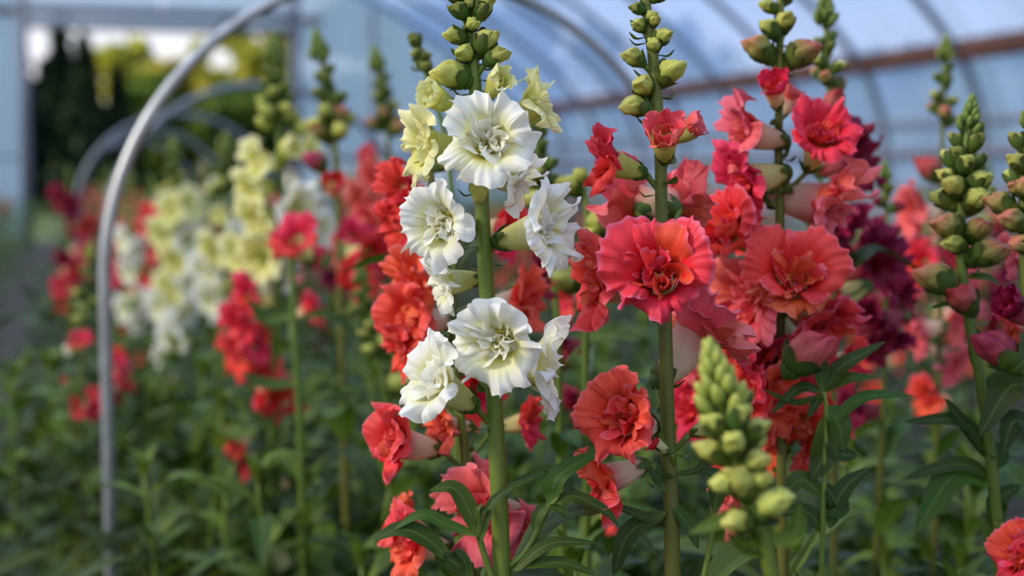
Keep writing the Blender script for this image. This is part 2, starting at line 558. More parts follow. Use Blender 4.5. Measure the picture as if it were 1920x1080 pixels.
def flower_proto(seed, style='open'):
    rs = random.Random(seed)
    P = {}
    z0 = TL - 0.0005
    op = 2.2 if style == 'half' else 1.0
    V, F, uv = tube_shape(op)
    P['tube'] = Mb().add(V, F, uv).mesh('flower', [T0])
    rm = RM * (0.78 + 0.22 * op)
    J = lambda a: rs.uniform(-a, a)
    up, lo = Mb(), Mb()
    if style == 'half':
        for c, h in ((50, 58), (130, 56)):
            up.add(*sheet(rs, c - h, c + h, 34, 12, rm, z0 - .001, 0.0150 + J(.001), 0.0, 0.35 + J(.25), 0.0018, 0.0005, cup=-.001, curl=-0.9))
        for c, h in ((205, 38), (270, 40), (335, 38)):
            lo.add(*sheet(rs, c - h, c + h, 26, 12, rm * 0.97, z0 - .001, 0.0120 + J(.001), 0.10, 0.6 + J(.35), 0.0018, 0.0005, cup=-.001, curl=-0.5 + J(.6)))
    else:
        U = {'open': [(46, 54), (134, 54)], 'big': [(90, 50), (28, 56), (152, 56)], 'cup': [(8, 46), (62, 46), (112, 46), (170, 46)]}[style]
        LU = {'open': 0.0205, 'big': 0.0215, 'cup': 0.0200}[style]
        pu = {'open': 1.15, 'big': 1.45, 'cup': 1.05}[style]
        for k, (c, h) in enumerate(U):
            up.add(*sheet(rs, c - h, c + h, 60, 18, rm + 0.0002 * k, z0, LU * (0.84 if style == 'big' and k == 0 else 1.06 if style == 'big' else 1) * (1 + J(.05)), 0.10, pu + J(.28), {'big': 0.0026, 'cup': 0.0034, 'open': 0.0044}[style], 0.0017 if style == 'open' else 0.0011, kb=(3, 6.5) if style == 'big' else (5, 9), vpow=3.4 if style == 'big' else 2.6, cup=J(.003), curl=0.35 + J(.5)))
        LL = {'open': 0.0190, 'big': 0.0128, 'cup': 0.0165}[style]
        for k, (c, h) in enumerate(((212, 42), (270, 40), (328, 42))):
            lo.add(*sheet(rs, c - h, c + h, 48, 18, rm + 0.0002 * k, z0, LL * (1 + J(.08)), 0.35, 1.65 + J(.35), 0.0042, 0.0013, cup=J(.004), curl=0.5 + J(.7)))
    P['upper'] = up.mesh('upper_lip', [P0])
    P['lower'] = lo.mesh('lower_lip', [P0])
    inner = []
    n_in = {'half': 5, 'open': 7, 'big': 8, 'cup': 9}[style]
    for i in range(n_in):
        c = i * 137.5 + rs.uniform(-20, 20) + 60
        hw = rs.uniform(38, 64)
        q = i / n_in
        r_ = 0.0066 - 0.0040 * q
        if style == 'half':
            t = sheet(rs, c - hw, c + hw, 26, 9, r_ * 1.15, z0 - 0.003, rs.uniform(.0095, .0135), 0.0, rs.uniform(-.3, .25), 0.0014, 0.0005, kb=(3, 7), kf=(9, 16), curl=J(.8))
        else:
            t = sheet(rs, c - hw, c + hw, 36, 13, r_, z0 - 0.004, rs.uniform(.0135, .0185) * (1.0 - 0.30 * q) * (1.18 if style == 'big' else 1), 0.0, rs.uniform(0.5, 1.25) * (1 - 0.6 * q), 0.0034, 0.0009, kb=(3, 7), kf=(9, 17), cup=J(.004), curl=rs.uniform(-.6, 1.1), dent=0.0022, vpow=1.8)
        inner.append(Mb().add(*t).mesh('inner_petal', [P0]))
    if style != 'half':
        for i in range(4):
            c = i * 100 + rs.uniform(-25, 25)
            t = sheet(rs, c - 75, c + 75, 26, 10, 0.0022, z0 - 0.004, rs.uniform(.0085, .0115), 0.1, rs.uniform(-.2, .7), 0.0026, 0.0007, kb=(3, 6), kf=(8, 13), cup=J(.004), curl=J(1.0), dent=0.002, vpow=1.5)
            inner.append(Mb().add(*t).mesh('inner_petal', [P0]))
    P['inner'] = inner
    # the throat boss: two rounded palate swellings inside the lower lip
    mb = Mb()
    for sx_ in (-1, 1):
        a = np.linspace(0, math.pi, 8)
        b = np.linspace(0, 2 * math.pi, 12, endpoint=False)
        V, uv = [], []
        for x in a:
            for y in b:
                V.append((sx_ * 0.0026 + 0.0027 * math.sin(x) * math.cos(y), -0.0030 + 0.0024 * math.sin(x) * math.sin(y), z0 - 0.001 + 0.0042 * math.cos(x)))
                uv.append((0.5, 0.02 + 0.1 * math.cos(x)))
        mb.add(V, grid_faces(12, 8, True), uv)
    P['palate'] = mb.mesh('palate', [P0])
    mb = Mb()
    for k in range(4):
        x, y = (k % 2 - 0.5) * 0.0034, 0.0010 + 0.0022 * (k // 2)
        tube(mb, [(x * 0.6, y, z0 - 0.012), (x, y + 0.001, z0 - 0.005), (x, y + 0.0006, z0 - 0.0025)], [0.0003, 0.0003, 0.0003], 5)
        tube(mb, spline([(x - 0.0010, y, z0 - 0.003), (x, y + 0.0006, z0 - 0.0018), (x + 0.0010, y, z0 - 0.0026)], 6), [0.0002, 0.0007, 0.0009, 0.0009, 0.0007, 0.0002], 7)
    P['anther'] = mb.mesh('anthers', [M_ANTHER])
    mb = Mb()
    sepals(mb, 0.0048, 0.0078, 0.0050, rs=rs)
    P['calyx'] = mb.mesh('calyx', [M_SEPAL])
    # one mesh for flowers too far off to show their pieces
    mb = Mb()
    mb.add(V_ := tube_shape(op, 6, 12)[0], tube_shape(op, 6, 12)[1], tube_shape(op, 6, 12)[2], 1)
    return P


FL = {'open': [flower_proto(s) for s in (11, 23, 37, 41, 59, 67)],
      'big': [flower_proto(s, 'big') for s in (5, 8, 19)],
      'cup': [flower_proto(s, 'cup') for s in (3, 13)],
      'half': [flower_proto(s, 'half') for s in (2, 9, 17)]}


def far_flower(seed):
    rs = random.Random(seed)
    mb = Mb()
    V, F, uv = tube_shape(1.0, 5, 10)
    mb.add(V, F, uv, 1)
    for c, h in ((46, 54), (134, 54)):
        mb.add(*sheet(rs, c - h, c + h, 16, 7, RM, TL, 0.0205, 0.1, 1.2, 0.003, 0.0006, kf=(9, 13), curl=.3), 0)
    for c, h in ((212, 42), (270, 40), (328, 42)):
        mb.add(*sheet(rs, c - h, c + h, 12, 7, RM, TL, 0.019, 0.35, 1.7, 0.003, 0.0006, kf=(9, 13), curl=.5), 0)
    for i in range(4):
        c = i * 100 + rs.uniform(0, 50)
        mb.add(*sheet(rs, c - 45, c + 45, 12, 5, 0.004, TL - 0.004, rs.uniform(.010, .014), 0.0, rs.uniform(.3, 1.0), 0.0018, 0.0, kb=(3, 7)), 0)
    sm = Mb()
    sepals(mb, 0.0048, 0.0078, 0.005, rs=rs, mi=2)
    return mb.mesh('flower', [P0, T0, M_SEPAL])


FAR_FL = [far_flower(s) for s in (101, 102, 103, 104)]


BR = 0.325


def bud_r(t):
    return BR * math.sin(math.pi * min(1, 0.09 + 0.755 * t ** 1.1)) ** 0.66


def bud_shape(seed, fold=1.0):
    """closed bud of length 1: lips folded over one another at the tip, grooves between them"""
    rs = random.Random(seed)
    nt, ns = 24, 40
    t = np.linspace(0, 1, nt)
    a = np.linspace(0, 2 * math.pi, ns, endpoint=False)
    V = np.zeros((nt, ns, 3))
    p = rs.uniform(-.3, .3)
    wr = lambda x: np.abs(np.angle(np.exp(1j * x)))
    q = [rs.uniform(-.35, .35) for _ in range(6)]
    for j in range(nt):
        f = fold * min(1, max(0, (t[j] - 0.15) / 0.6)) ** 1.2
        R = bud_r(t[j])
        g = 0.30 * f * np.exp(-(wr(a - 1.57 + 1.25 + q[0] * t[j]) / 0.13) ** 2) + 0.30 * f * np.exp(-(wr(a - 1.57 - 1.25 + q[1] * t[j]) / 0.13) ** 2)
        g += 0.20 * f * np.exp(-(wr(a - 1.57 + q[2] * t[j] * 2) / 0.11) ** 2) + 0.14 * f * np.exp(-(wr(a + 1.57 + 0.5 + q[3]) / 0.12) ** 2) + 0.14 * f * np.exp(-(wr(a + 1.57 - 0.5 + q[4]) / 0.12) ** 2)
        r = R * (1 - g + 0.05 * f * np.sin(5 * a + q[5] * 9) + 0.04 * np.cos(2 * a))
        V[j, :, 0] = r * np.cos(a)
        V[j, :, 1] = r * np.sin(a) * 1.10
        V[j, :, 2] = t[j] - 0.10 * f * (t[j] > 0.6) * ((t[j] - 0.6) / 0.4) * (1 + np.cos(a - 1.57 + p)) - 0.12 * g
    V[:, :, 1] += (-0.10 * t ** 2.2)[:, None]
    uv = np.stack([np.tile(a / 6.283, nt), np.repeat(t, ns)], 1)
    V = V.reshape(-1, 3)
    V = crumple(V, 0.075 * fold, 3.6, seed * 7.3, np.repeat(np.clip(t * 1.6 - .2, 0, 1), ns))
    V = np.vstack([V, [0, 0, 0], V[-ns:].mean(0) - [0, 0, 0.05]])
    uv = np.vstack([uv, [0, 0], [0, 1]])
    F = grid_faces(ns, nt, True)
    k = nt * ns
    F += [(k, (i + 1) % ns, i) for i in range(ns)] + [(k + 1, k - ns + i, k - ns + (i + 1) % ns) for i in range(ns)]
    return V, F, uv


BUDS = [Mb().add(*bud_shape(s)).mesh('bud', [BUD['green']]) for s in (1, 2, 3, 4)]


def bud_calyx(seed, L):
    """sepals hugging a bud of length 1"""
    rs = random.Random(seed)
    mb = Mb()
    for k in range(5):
        a = 2 * math.pi * k / 5 + rs.uniform(-.15, .15)
        nv, nu = 7, 5
        Lk = L * rs.uniform(0.85, 1.12)
        V, uv = [], []
        for j in range(nv):
            v = j / (nv - 1)
            t = v * Lk
            R = bud_r(t)
            R = R * (0.55 + 0.45 * min(1, v * 4)) + 0.03
            wj = 0.34 * (math.sin(math.pi * min(0.94, 0.2 + 0.75 * v)) ** 0.8)
            for i in range(nu):
                s = i / (nu - 1) - 0.5
                b = a + s * wj / max(R, 0.2) * 1.3
                q = R + 0.015 * (1 - 4 * s * s) + 0.05 * v * v * v
                V.append((q * math.cos(b), q * math.sin(b) * 1.08, t - 0.03))
                uv.append((s + 0.5, v))
        mb.add(V, grid_faces(nu, nv), uv)
    a = np.linspace(0, 2 * math.pi, 10, endpoint=False)
    V = [(q * math.cos(x), q * math.sin(x), zz) for zz, q in ((-0.16, 0.07), (-0.1, 0.13), (-0.03, 0.2), (0.05, 0.22)) for x in a]
    mb.add(V, grid_faces(10, 4, True), [(0, 0.2)] * 40)
    return mb.mesh('calyx', [M_SEPAL])


BUDC = [bud_calyx(1, 0.46), bud_calyx(2, 0.56), bud_calyx(3, 0.78), bud_calyx(4, 0.92)]


def small_bud(seed):
    mb = Mb()
    V, F, uv = bud_shape(seed, 0.6)
    mb.add(V, F, uv, 0)
    rs = random.Random(seed)
    for k in range(5):
        a = 2 * math.pi * k / 5
        V, uv = [], []
        for j in range(5):
            v = j / 4
            t = v * 0.62
            R = bud_r(t) * (0.6 + 0.4 * min(1, v * 4)) + 0.03
            wj = 0.36 * (math.sin(math.pi * min(0.94, 0.2 + 0.75 * v)) ** 0.8)
            for i in range(3):
                s = i / 2 - 0.5
                b = a + s * wj / max(R, 0.2) * 1.3
                V.append(((R + 0.02) * math.cos(b), (R + 0.02) * math.sin(b), t - 0.04))
                uv.append((s + .5, v))
        mb.add(V, grid_faces(3, 5), uv, 1)
    return mb.mesh('bud', [BUD['green'], M_SEPAL])


SMALL = [small_bud(s) for s in (21, 22)]


def tip_shape():
    """the unopened tip of a spike: a tight cluster of tiny pointed buds, length 1"""
    rs = random.Random(77)
    mb = Mb()
    n = 30
    tube(mb, [(0, 0, 0), (0, 0, 0.5), (0, 0, 0.95)], [0.10, 0.08, 0.03], 8)
    for i in range(n):
        t = (i / (n - 1)) ** 0.9
        a = i * 2.399 + rs.uniform(-.2, .2)
        r = 0.19 * (1 - t) ** 0.8 + 0.02
        L = 0.36 - 0.14 * t
        lean = 0.55 * (1 - t) + 0.08
        d = np.array([math.cos(a) * math.sin(lean), math.sin(a) * math.sin(lean), math.cos(lean)])
        o = np.array([r * math.cos(a) * 0.75, r * math.sin(a) * 0.75, t * 0.80])
        q = np.array([o, o + d * L * .3, o + d * L * .62, o + d * L * .88, o + d * L])
        tube(mb, spline(q, 8), np.array([.03, .062, .082, .085, .074, .055, .03, .008]) * (1 - .3 * t), 7)
    V, uv = np.concatenate(mb.v), np.concatenate(mb.uv)
    return V, mb.f, uv


TIP = Mb().add(*tip_shape()).mesh('spike_tip', [BUD['dark']])


def leaf_geo(P, width, nrm, fold=0.25, nv=10, twist=0.0, wav=0.0, ph=0.0, slim=1.0):
    """lance-shaped leaf along the polyline P, its face towards nrm, folded along the midrib"""
    Q = spline(P, nv)
    T = np.gradient(Q, axis=0)
    T /= np.linalg.norm(T, axis=1)[:, None] + 1e-12
    nrm = np.array(nrm, float)
    V, uv = [], []
    us = (-1, -0.55, 0, 0.55, 1)
    for j in range(nv):
        v = j / (nv - 1)
        s = np.cross(T[j], nrm)
        s /= np.linalg.norm(s) + 1e-9
        u = np.cross(s, T[j])
        c, sn = math.cos(twist * v), math.sin(twist * v)
        s, u = s * c + u * sn, u * c - s * sn
        wj = width * 0.5 * (0.10 + 0.90 * math.sin(math.pi * (0.02 + 0.97 * v ** (0.85 * slim))) ** 0.85) * (1 if v < 0.999 else 0.1)
        if v < 0.06:
            wj = width * 0.08
        for q in us:
            e = fold * wj * (abs(q) ** 1.3 - 0.3 * q * q) + wav * width * math.sin(6 * v * 3.14 + ph + q) * abs(q)
            V.append(Q[j] + s * wj * q + u * e)
            uv.append((q * 0.5 + 0.5, v))
    return V, grid_faces(5, nv), uv


LEAVES = []
for s in range(8):
    rs = random.Random(300 + s)
    dr = rs.uniform(-0.55, 0.10)
    LEAVES.append(Mb().add(*leaf_geo([(0, 0, 0), (rs.uniform(-.06, .06), 0.5, 0.10 + rs.uniform(-.05, .08)), (rs.uniform(-.15, .15), 0.96, dr * 0.75)],
                                     rs.uniform(0.25, 0.36), (0, 0, 1), rs.uniform(0.15, 0.5), twist=rs.uniform(-.7, .7), wav=0.04, ph=s)).mesh('leaf', [M_LEAF if s % 3 else M_LEAFY]))


def leaf_mat(p, dirv, L, up=(0, 0, 1)):
    y = Vector(dirv).normalized()
    u = Vector(up)
    z = u - y * u.dot(y)
    if z.length < 0.1:
        z = Vector((1, 0, 0)) - y * y.x
    z.normalize()
    x = y.cross(z)
    M = (Matrix((x, y, z)).transposed() * L).to_4x4()
    M.translation = Vector(p)
    return M


# ------------------------------------------------------------------ a snapdragon plant
LEAFY_STEMS = []


class Plant:
    def __init__(s, label, stem, r_top, r_bot, group=None, name='snapdragon', mat=None, to_ground=True, lean=(0, 0)):
        """stem: world points from the top down"""
        s.P = [Vector(p) for p in stem]
        if to_ground:
            b = s.P[-1]
            prev = s.P[-2]
            k = (b - prev) / max(1e-6, (prev.z - b.z))
            mid = b + Vector((k.x * b.z * 0.4, k.y * b.z * 0.4, -b.z * 0.5))
            s.P += [mid, Vector((mid.x + lean[0], mid.y + lean[1], 0.0))]
        s.base = Vector((s.P[-1].x, s.P[-1].y, s.P[-1].z))
        LEAFY_STEMS.append((s, (s.P[-3].z if (s.P[0] - CAM).length < 0.78 else s.P[-4].z) if to_ground and len(s.P) > 4 else 0.4, 13, 0.062)) if to_ground and name == 'snapdragon' and 'nearest the lens' not in label else None
        s.root = thing(name, label, 'snapdragon' if name == 'snapdragon' else 'plant', s.base, group)
        s.Q = spline(s.P, 10 * (len(s.P) - 1) + 1)
        zz = np.linspace(0, 1, len(s.Q))
        zs = (s.Q[0][2] - s.Q[:, 2]) / max(1e-6, s.Q[0][2] - s.Q[-1][2])
        s.R = r_top + (r_bot - r_top) * np.clip(zs * 2.6, 0, 1) ** 0.7
        mb = Mb()
        tube(mb, s.Q - np.array(s.base), s.R, 10, flute=0.04)
        s.add('stem', mb.mesh('stem', [mat or M_STEM]), Matrix())

    def loc(s, M):
        M = M.copy()
        M.translation = M.translation - s.base
        return M

    def add(s, name, me, local, parent=None, mats=None):
        return link(name, me, parent or s.root, local, mats)

    def on_stem(s, z):
        i = int(np.argmin(np.abs(s.Q[:, 2] - z)))
        return Vector(s.Q[i]), s.R[i]

    def pedicel(s, parent, Mw, size, drop=0.010):
        """a short curved stalk from the stem to the calyx, in the frame of its flower"""
        inv = Mw.inverted()
        q = Mw.translation
        p, r = s.on_stem(q.z - drop)
        zdir = (Mw.to_3x3() @ Vector((0, 0, 1))).normalized()
        mid = (p + q) * 0.5 - zdir * 0.002 + Vector((0, 0, -0.001))
        pts = [inv @ x for x in (p, mid, q - zdir * 0.0015)]
        mb = Mb()
        sc = Mw.to_scale()[0]
        tube(mb, spline(pts, 7), np.array([.0015, .0013, .0012, .0012, .0012, .0013, .0017]) * size / sc, 7)
        s.add('pedicel', mb.mesh('pedicel', [M_STEM]), Matrix(), parent)
        # bract under the pedicel
        d = (q - p)
        d.z = 0
        if d.length > 1e-4:
            d.normalize()
            mb = Mb()
            b0 = p + d * r * 0.8
            V, F, uv = leaf_geo([inv @ b0, inv @ (b0 + d * 0.005 + Vector((0, 0, -0.001))), inv @ (b0 + d * 0.008 + Vector((0, 0, 0.0025)))], 0.0062 * size / sc, (inv.to_3x3() @ Vector((0, 0, 1))), 0.3, 7)
            mb.add(V, F, uv)
            s.add('bract', mb.mesh('bract', [M_SEPAL]), Matrix(), parent)

    def flower(s, kind, Mw, style='open', var=0, detail=2, tubekind=None, pedicel=True):
        if detail <= 0:
            s.add('flower', FAR_FL[var % len(FAR_FL)], s.loc(Mw), None, [PET[kind], TUB[tubekind or kind], M_SEPAL])
            return
        P = FL[style][var % len(FL[style])]
        f = s.add('flower', P['tube'], s.loc(Mw), None, [TUB[tubekind or kind]])
        I = Matrix()
        s.add('upper_lip', P['upper'], I, f, [PET[kind]])
        s.add('lower_lip', P['lower'], I, f, [PET[kind]])
        s.add('calyx', P['calyx'], I, f)
        if detail >= 2:
            for q in P['inner']:
                s.add('inner_petal', q, I, f, [PET[kind]])
            s.add('palate', P['palate'], I, f, [PET[kind]])
            s.add('anthers', P['anther'], I, f)
        else:
            for q in P['inner'][:3]:
                s.add('inner_petal', q, I, f, [PET[kind]])
        if pedicel:
            s.pedicel(f, Mw, 1.0)

    def bud(s, kind, Mw, var=0, calyx=0, small=False, pedicel=False):
        if small:
            return s.add('bud', SMALL[var % 2], s.loc(Mw), None, [BUD[kind], M_SEPAL])
        b = s.add('bud', BUDS[var % 4], s.loc(Mw), None, [BUD[kind]])
        s.add('calyx', BUDC[calyx % 4], Matrix(), b)
        if pedicel:
            s.pedicel(b, Mw, 1.0, 0.006)
        return b

    def spike(s, z_top, z_bot, n, l_top, l_bot, kinds, rs, small=False, tip=0.02, tipkind='dark', dense=1.0):
        """buds in a spiral between two heights of the stem, small and upright at the top"""
        for i in range(n):
            t = (i + 0.5) / n
            z = z_top + (z_bot - z_top) * (t ** 0.9)
            p, r = s.on_stem(z)
            a = i * 2.399 + rs.uniform(-.3, .3)
            al = 0.30 + 0.62 * t
            d = Vector((math.cos(a) * math.sin(al), math.sin(a) * math.sin(al), math.cos(al)))
            L = l_top + (l_bot - l_top) * t
            L *= rs.uniform(0.9, 1.1)
            o = p + Vector((math.cos(a), math.sin(a), 0)) * (r + L * 0.10)
            kd = kinds[min(len(kinds) - 1, int(t * len(kinds)))]
            M = frame_mat(o, d, (0, 0, 1), L, rs.uniform(-.3, .3))
            s.bud(kd, M, rs.randrange(4), 3 if t < 0.45 else (2 if t < 0.7 else 1), small)
        if tip:
            p = Vector(s.Q[0])
            d = Vector(s.Q[0] - s.Q[3])
            s.add('spike_tip', TIP, s.loc(frame_mat(p - d.normalized() * tip * 0.25, d, (1, 0, 0), tip)), None, [BUD[tipkind]])

    def leaf(s, p, d, L, var=0, up=(0, 0, 1), mat=None):
        return s.add('leaf', LEAVES[var % 8], s.loc(leaf_mat(p, d, L, up)), None, [mat] if mat else None)

    def leaves(s, z0, z1, n, L, rs, up=0.5):
        for i in range(n):
            z = z0 + (z1 - z0) * (i + rs.uniform(0, .8)) / n
            p, r = s.on_stem(z)
            a = i * 2.399 + rs.uniform(-.4, .4)
            e = rs.uniform(up - .35, up + .35)
            d = Vector((math.cos(a) * math.cos(e), math.sin(a) * math.cos(e), math.sin(e)))
            s.leaf(p + Vector((math.cos(a), math.sin(a), 0)) * r * 0.8, d, L * rs.uniform(.75, 1.2), rs.randrange(8))

    # ---- pieces placed from where the photograph shows them on this plant
    def px_flower(s, kind, fx, fy, ang, tw, wpx, d, style='open', var=0, detail=2, dd=0.0, roll=0.0, tubekind=None, pedicel=True):
        """face centre at pixel (fx, fy), looking to ang (0 right, 90 up) with the share tw towards the viewer"""
        sc = wpx * d / FPX / 0.0445
        a = math.radians(ang)
        to = -(at(fx, fy, 1.0) - CAM).normalized()
        fl = RIGHT * math.cos(a) + UP * math.sin(a)
        fl = (fl - to * fl.dot(to)).normalized()
        zd = fl * math.sqrt(max(0, 1 - tw * tw)) + to * tw
        Lf = 0.026 * sc
        face = at(fx, fy, d + dd - Lf * tw)
        base = face - zd * Lf
        s.flower(kind, frame_mat(base, zd, (0, 0, 1), sc, roll), style, var, detail, tubekind, pedicel)

    def px_bud(s, kind, bx, by, ang, tw, lpx, d, var=0, calyx=0, dd=0.0, pedicel=True, wide=1.0):
        """bud centred at pixel (bx, by)"""
        a = math.radians(ang)
        to = -(at(bx, by, 1.0) - CAM).normalized()
        fl = RIGHT * math.cos(a) + UP * math.sin(a)
        fl = (fl - to * fl.dot(to)).normalized()
        zd = fl * math.sqrt(max(0, 1 - tw * tw)) + to * tw
        L = lpx * d / FPX
        c = at(bx, by, d + dd)
        M = frame_mat(c - zd * L * 0.5, zd, (0, 0, 1), L)
        s.bud(kind, M, var, calyx, False, pedicel)

    def px_leaf(s, pts, wpx, d, nrm=None, fold=0.3, twist=0.0, light=False, slim=1.0):
        """pts: pixels from base to tip, each (x, y) or (x, y, extra depth)"""
        W = [at(p[0], p[1], d + (p[2] if len(p) > 2 else 0)) for p in pts]
        if nrm is None:
            nrm = -FWD * 0.8 + Vector((0, 0, 0.75))
        V, F, uv = leaf_geo([tuple(p - s.base) for p in W], wpx * d / FPX, nrm, fold, 14, twist, 0.015, len(pts), slim)
        s.add('leaf', Mb().add(V, F, uv).mesh('leaf', [M_LEAFY if light else M_LEAF]), Matrix())

    def px_twig(s, pts, d, r=0.0016):
        W = [at(p[0], p[1], d + (p[2] if len(p) > 2 else 0)) - s.base for p in pts]
        mb = Mb()
        tube(mb, spline(W, 5 * len(W)), r, 8)
        s.add('side_shoot', mb.mesh('side_shoot', [M_STEM]), Matrix())


def px_z(py, d):
    return at(960, py, d).z


def px_stem(pts, d):
    return [at(p[0], p[1], d if len(p) < 3 else p[2]) for p in pts]


# ------------------------------------------------------------------ the place: ground, tunnel, end wall, trees
def plane_grid(x0, x1, y0, y1, nx, ny, zf):
    X, Y = np.meshgrid(np.linspace(x0, x1, nx), np.linspace(y0, y1, ny))
    Z = zf(X, Y)
    return np.stack([X, Y, Z], -1).reshape(-1, 3), grid_faces(nx, ny)


V, F = plane_grid(-4.2, 5.6, -4.5, 16.2, 60, 120, lambda X, Y: 0.012 * np.sin(X * 9 + np.sin(Y * 3)) * np.sin(Y * 7) - 0.012)
structure(link('floor', Mb().add(V, F).mesh('floor', [M_SOIL])))
V, F = plane_grid(-60, 60, -30, 120, 40, 40, lambda X, Y: -0.06 + 0.0 * X)
structure(link('ground', Mb().add(V, F).mesh('ground', [M_FIELD])))

TC = 0.75      # centre line of the tunnel
PROF_R = [(5.04, 0.0), (5.04, 0.5), (5.0, 1.0), (4.94, 1.2), (4.84, 1.40), (4.66, 1.62), (4.40, 1.85), (3.9, 2.2), (2.9, 2.75), (1.8, 3.18), (1.2, 3.34), (0.75, 3.40)]
PR = spline([(x, 0, z) for x, z in PROF_R], 60)
ARCH = np.vstack([PR, np.stack([2 * TC - PR[::-1][1:, 0], PR[::-1][1:, 1], PR[::-1][1:, 2]], 1)])


def roof_z(x):
    xx = TC + abs(x - TC)
    i = np.argsort(PR[:, 0])
    return float(np.interp(xx, PR[i, 0], PR[i, 2])) if xx < 4.84 else 1.40


def film_strip(sel, y0, y1, off=0.0):
    A = ARCH[sel].copy()
    ys = np.linspace(y0, y1, 24)
    n = len(A)
    V = np.concatenate([np.stack([A[:, 0], np.full(n, y), A[:, 2]], 1) for y in ys])
    return V, grid_faces(n, len(ys))


n_r = int(np.argmin(np.abs(PR[:, 2] - 1.40)))
na = len(ARCH)
Y0, Y1 = -2.4, 16.0
ceil = structure(link('ceiling', Mb().add(*film_strip(slice(n_r, na - n_r), Y0, Y1)).mesh('ceiling', [M_FILM])))
wr = structure(link('wall_right', Mb().add(*film_strip(slice(0, n_r + 1), Y0, Y1)).mesh('wall_right', [M_FILM])))
wl = structure(link('wall_left', Mb().add(*film_strip(slice(na - n_r - 1, na), Y0, Y1)).mesh('wall_left', [M_FILM])))
rib_in = ARCH.copy()
rib_in[:, 0] = TC + (rib_in[:, 0] - TC) * 0.992
rib_in[:, 2] = rib_in[:, 2] - 0.03 * (ARCH[:, 2] > 1.4)
mb = Mb()
tube(mb, rib_in[::2], 0.027, 8)
rib_me = mb.mesh('arch_rib', [M_RIB_SHADED_HOOP])
for k in range(-9, 9):
    link('arch_rib', rib_me, ceil, Matrix.Translation((0, 7.07 + k * 1.05, 0)))
for side, wall in ((1, wr), (-1, wl)):
    mb = Mb()
    box(mb, (TC + side * 4.05, (Y0 + Y1) / 2, 1.41), (0.05, Y1 - Y0, 0.12))
    link('hip_board', mb.mesh('hip_board', [M_RUST]), wall)
    for zz, rr in ((1.02, 0.022), (0.84, 0.035)):
        mb = Mb()
        tube(mb, [(TC + side * 4.2, y, zz) for y in np.linspace(Y0, Y1, 12)], rr, 8)
        link('side_rail', mb.mesh('side_rail', [M_POST]), wall)
    mb = Mb()
    box(mb, (TC + side * 4.22, (Y0 + Y1) / 2, 0.34), (0.04, Y1 - Y0, 0.64))
    link('side_skirt', mb.mesh('side_skirt', [M_POST]), wall)

# end wall of clear panels around an open doorway
wb = structure(link('wall_back', Mb().add(*plane_grid(-3.45, -0.55, 15.98, 16.02, 2, 2, lambda X, Y: 0.02 + 0 * X)).mesh('wall_back', [M_POST])))
DX0, DX1 = -0.50, 2.30


def panel(x0, x1, z0, z1=None):
    xs = np.linspace(x0, x1, 14)
    V, F = [], []
    for i, x in enumerate(xs):
        top = roof_z(x) - 0.01 if z1 is None else min(z1, roof_z(x) - 0.01)
        yy = 16.0 + 0.006 * (i % 2)
        V += [(x, yy, z0), (x, yy, max(top, z0 + 0.01))]
    for i in range(13):
        F.append((2 * i, 2 * i + 2, 2 * i + 3, 2 * i + 1))
    link('clear_panel', Mb().add(V, F).mesh('clear_panel', [M_PANEL]), wb)


def post(x, z0, z1, wx=0.09):
    mb = Mb()
    box(mb, (x, 15.95, (z0 + z1) / 2), (wx, 0.09, z1 - z0))
    link('post', mb.mesh('post', [M_POST]), wb)


def beam(x0, x1, z, h, mt=None, name='beam'):
    mb = Mb()
    box(mb, ((x0 + x1) / 2, 15.93, z), (x1 - x0, 0.1, h))
    link(name, mb.mesh(name, [mt or M_BEAM]), wb)


for a, b in ((-3.3, -2.4), (-2.38, -1.5), (-1.48, -0.56), (2.36, 3.2), (3.22, 4.1), (4.12, 4.85)):
    panel(a, b, 0.9)
    panel(a, b, 0.05, 0.88)
panel(DX0, 0.9, 2.50)
panel(0.92, DX1, 2.50)
panel(DX0, DX1, 2.33, 2.41)
for x in (DX0 - 0.03, DX1 + 0.03):
    post(x, 0, roof_z(x) - 0.05, 0.11)
for x in (-2.39, -1.49, 3.21, 4.11):
    post(x, 0, roof_z(x) - 0.05, 0.05)
beam(DX0, DX1, 2.29, 0.08)
beam(DX0, DX1, 2.45, 0.09)
beam(-3.0, DX0 - 0.09, 2.42, 0.07, M_RUST, 'girt')
beam(DX1 + 0.09, 2.62, 2.42, 0.07, M_RUST, 'girt')
beam(DX1 + 0.09, 4.85, 0.89, 0.06)

# trees outside, beyond the doorway and the film
M_BARK = solid('bark', lin(70, 58, 46), rough=0.9, var=0.4)
M_CON = soft_mat('conifer_needles', [(0.0, lin(26, 44, 28)), (1.0, lin(34, 54, 32))], trans=0.1, rough=0.7, spec=0.1, val=0.3)
M_DEC = soft_mat('tree_leaves_gold', [(0.0, lin(158, 156, 58)), (1.0, lin(180, 172, 74))], trans=0.45, rough=0.6, spec=0.1, val=0.3, hue=0.02)
M_DEC2 = soft_mat('tree_leaves_green', [(0.0, lin(70, 98, 40)), (1.0, lin(88, 118, 46))], trans=0.35, rough=0.6, spec=0.1, val=0.3, hue=0.02)


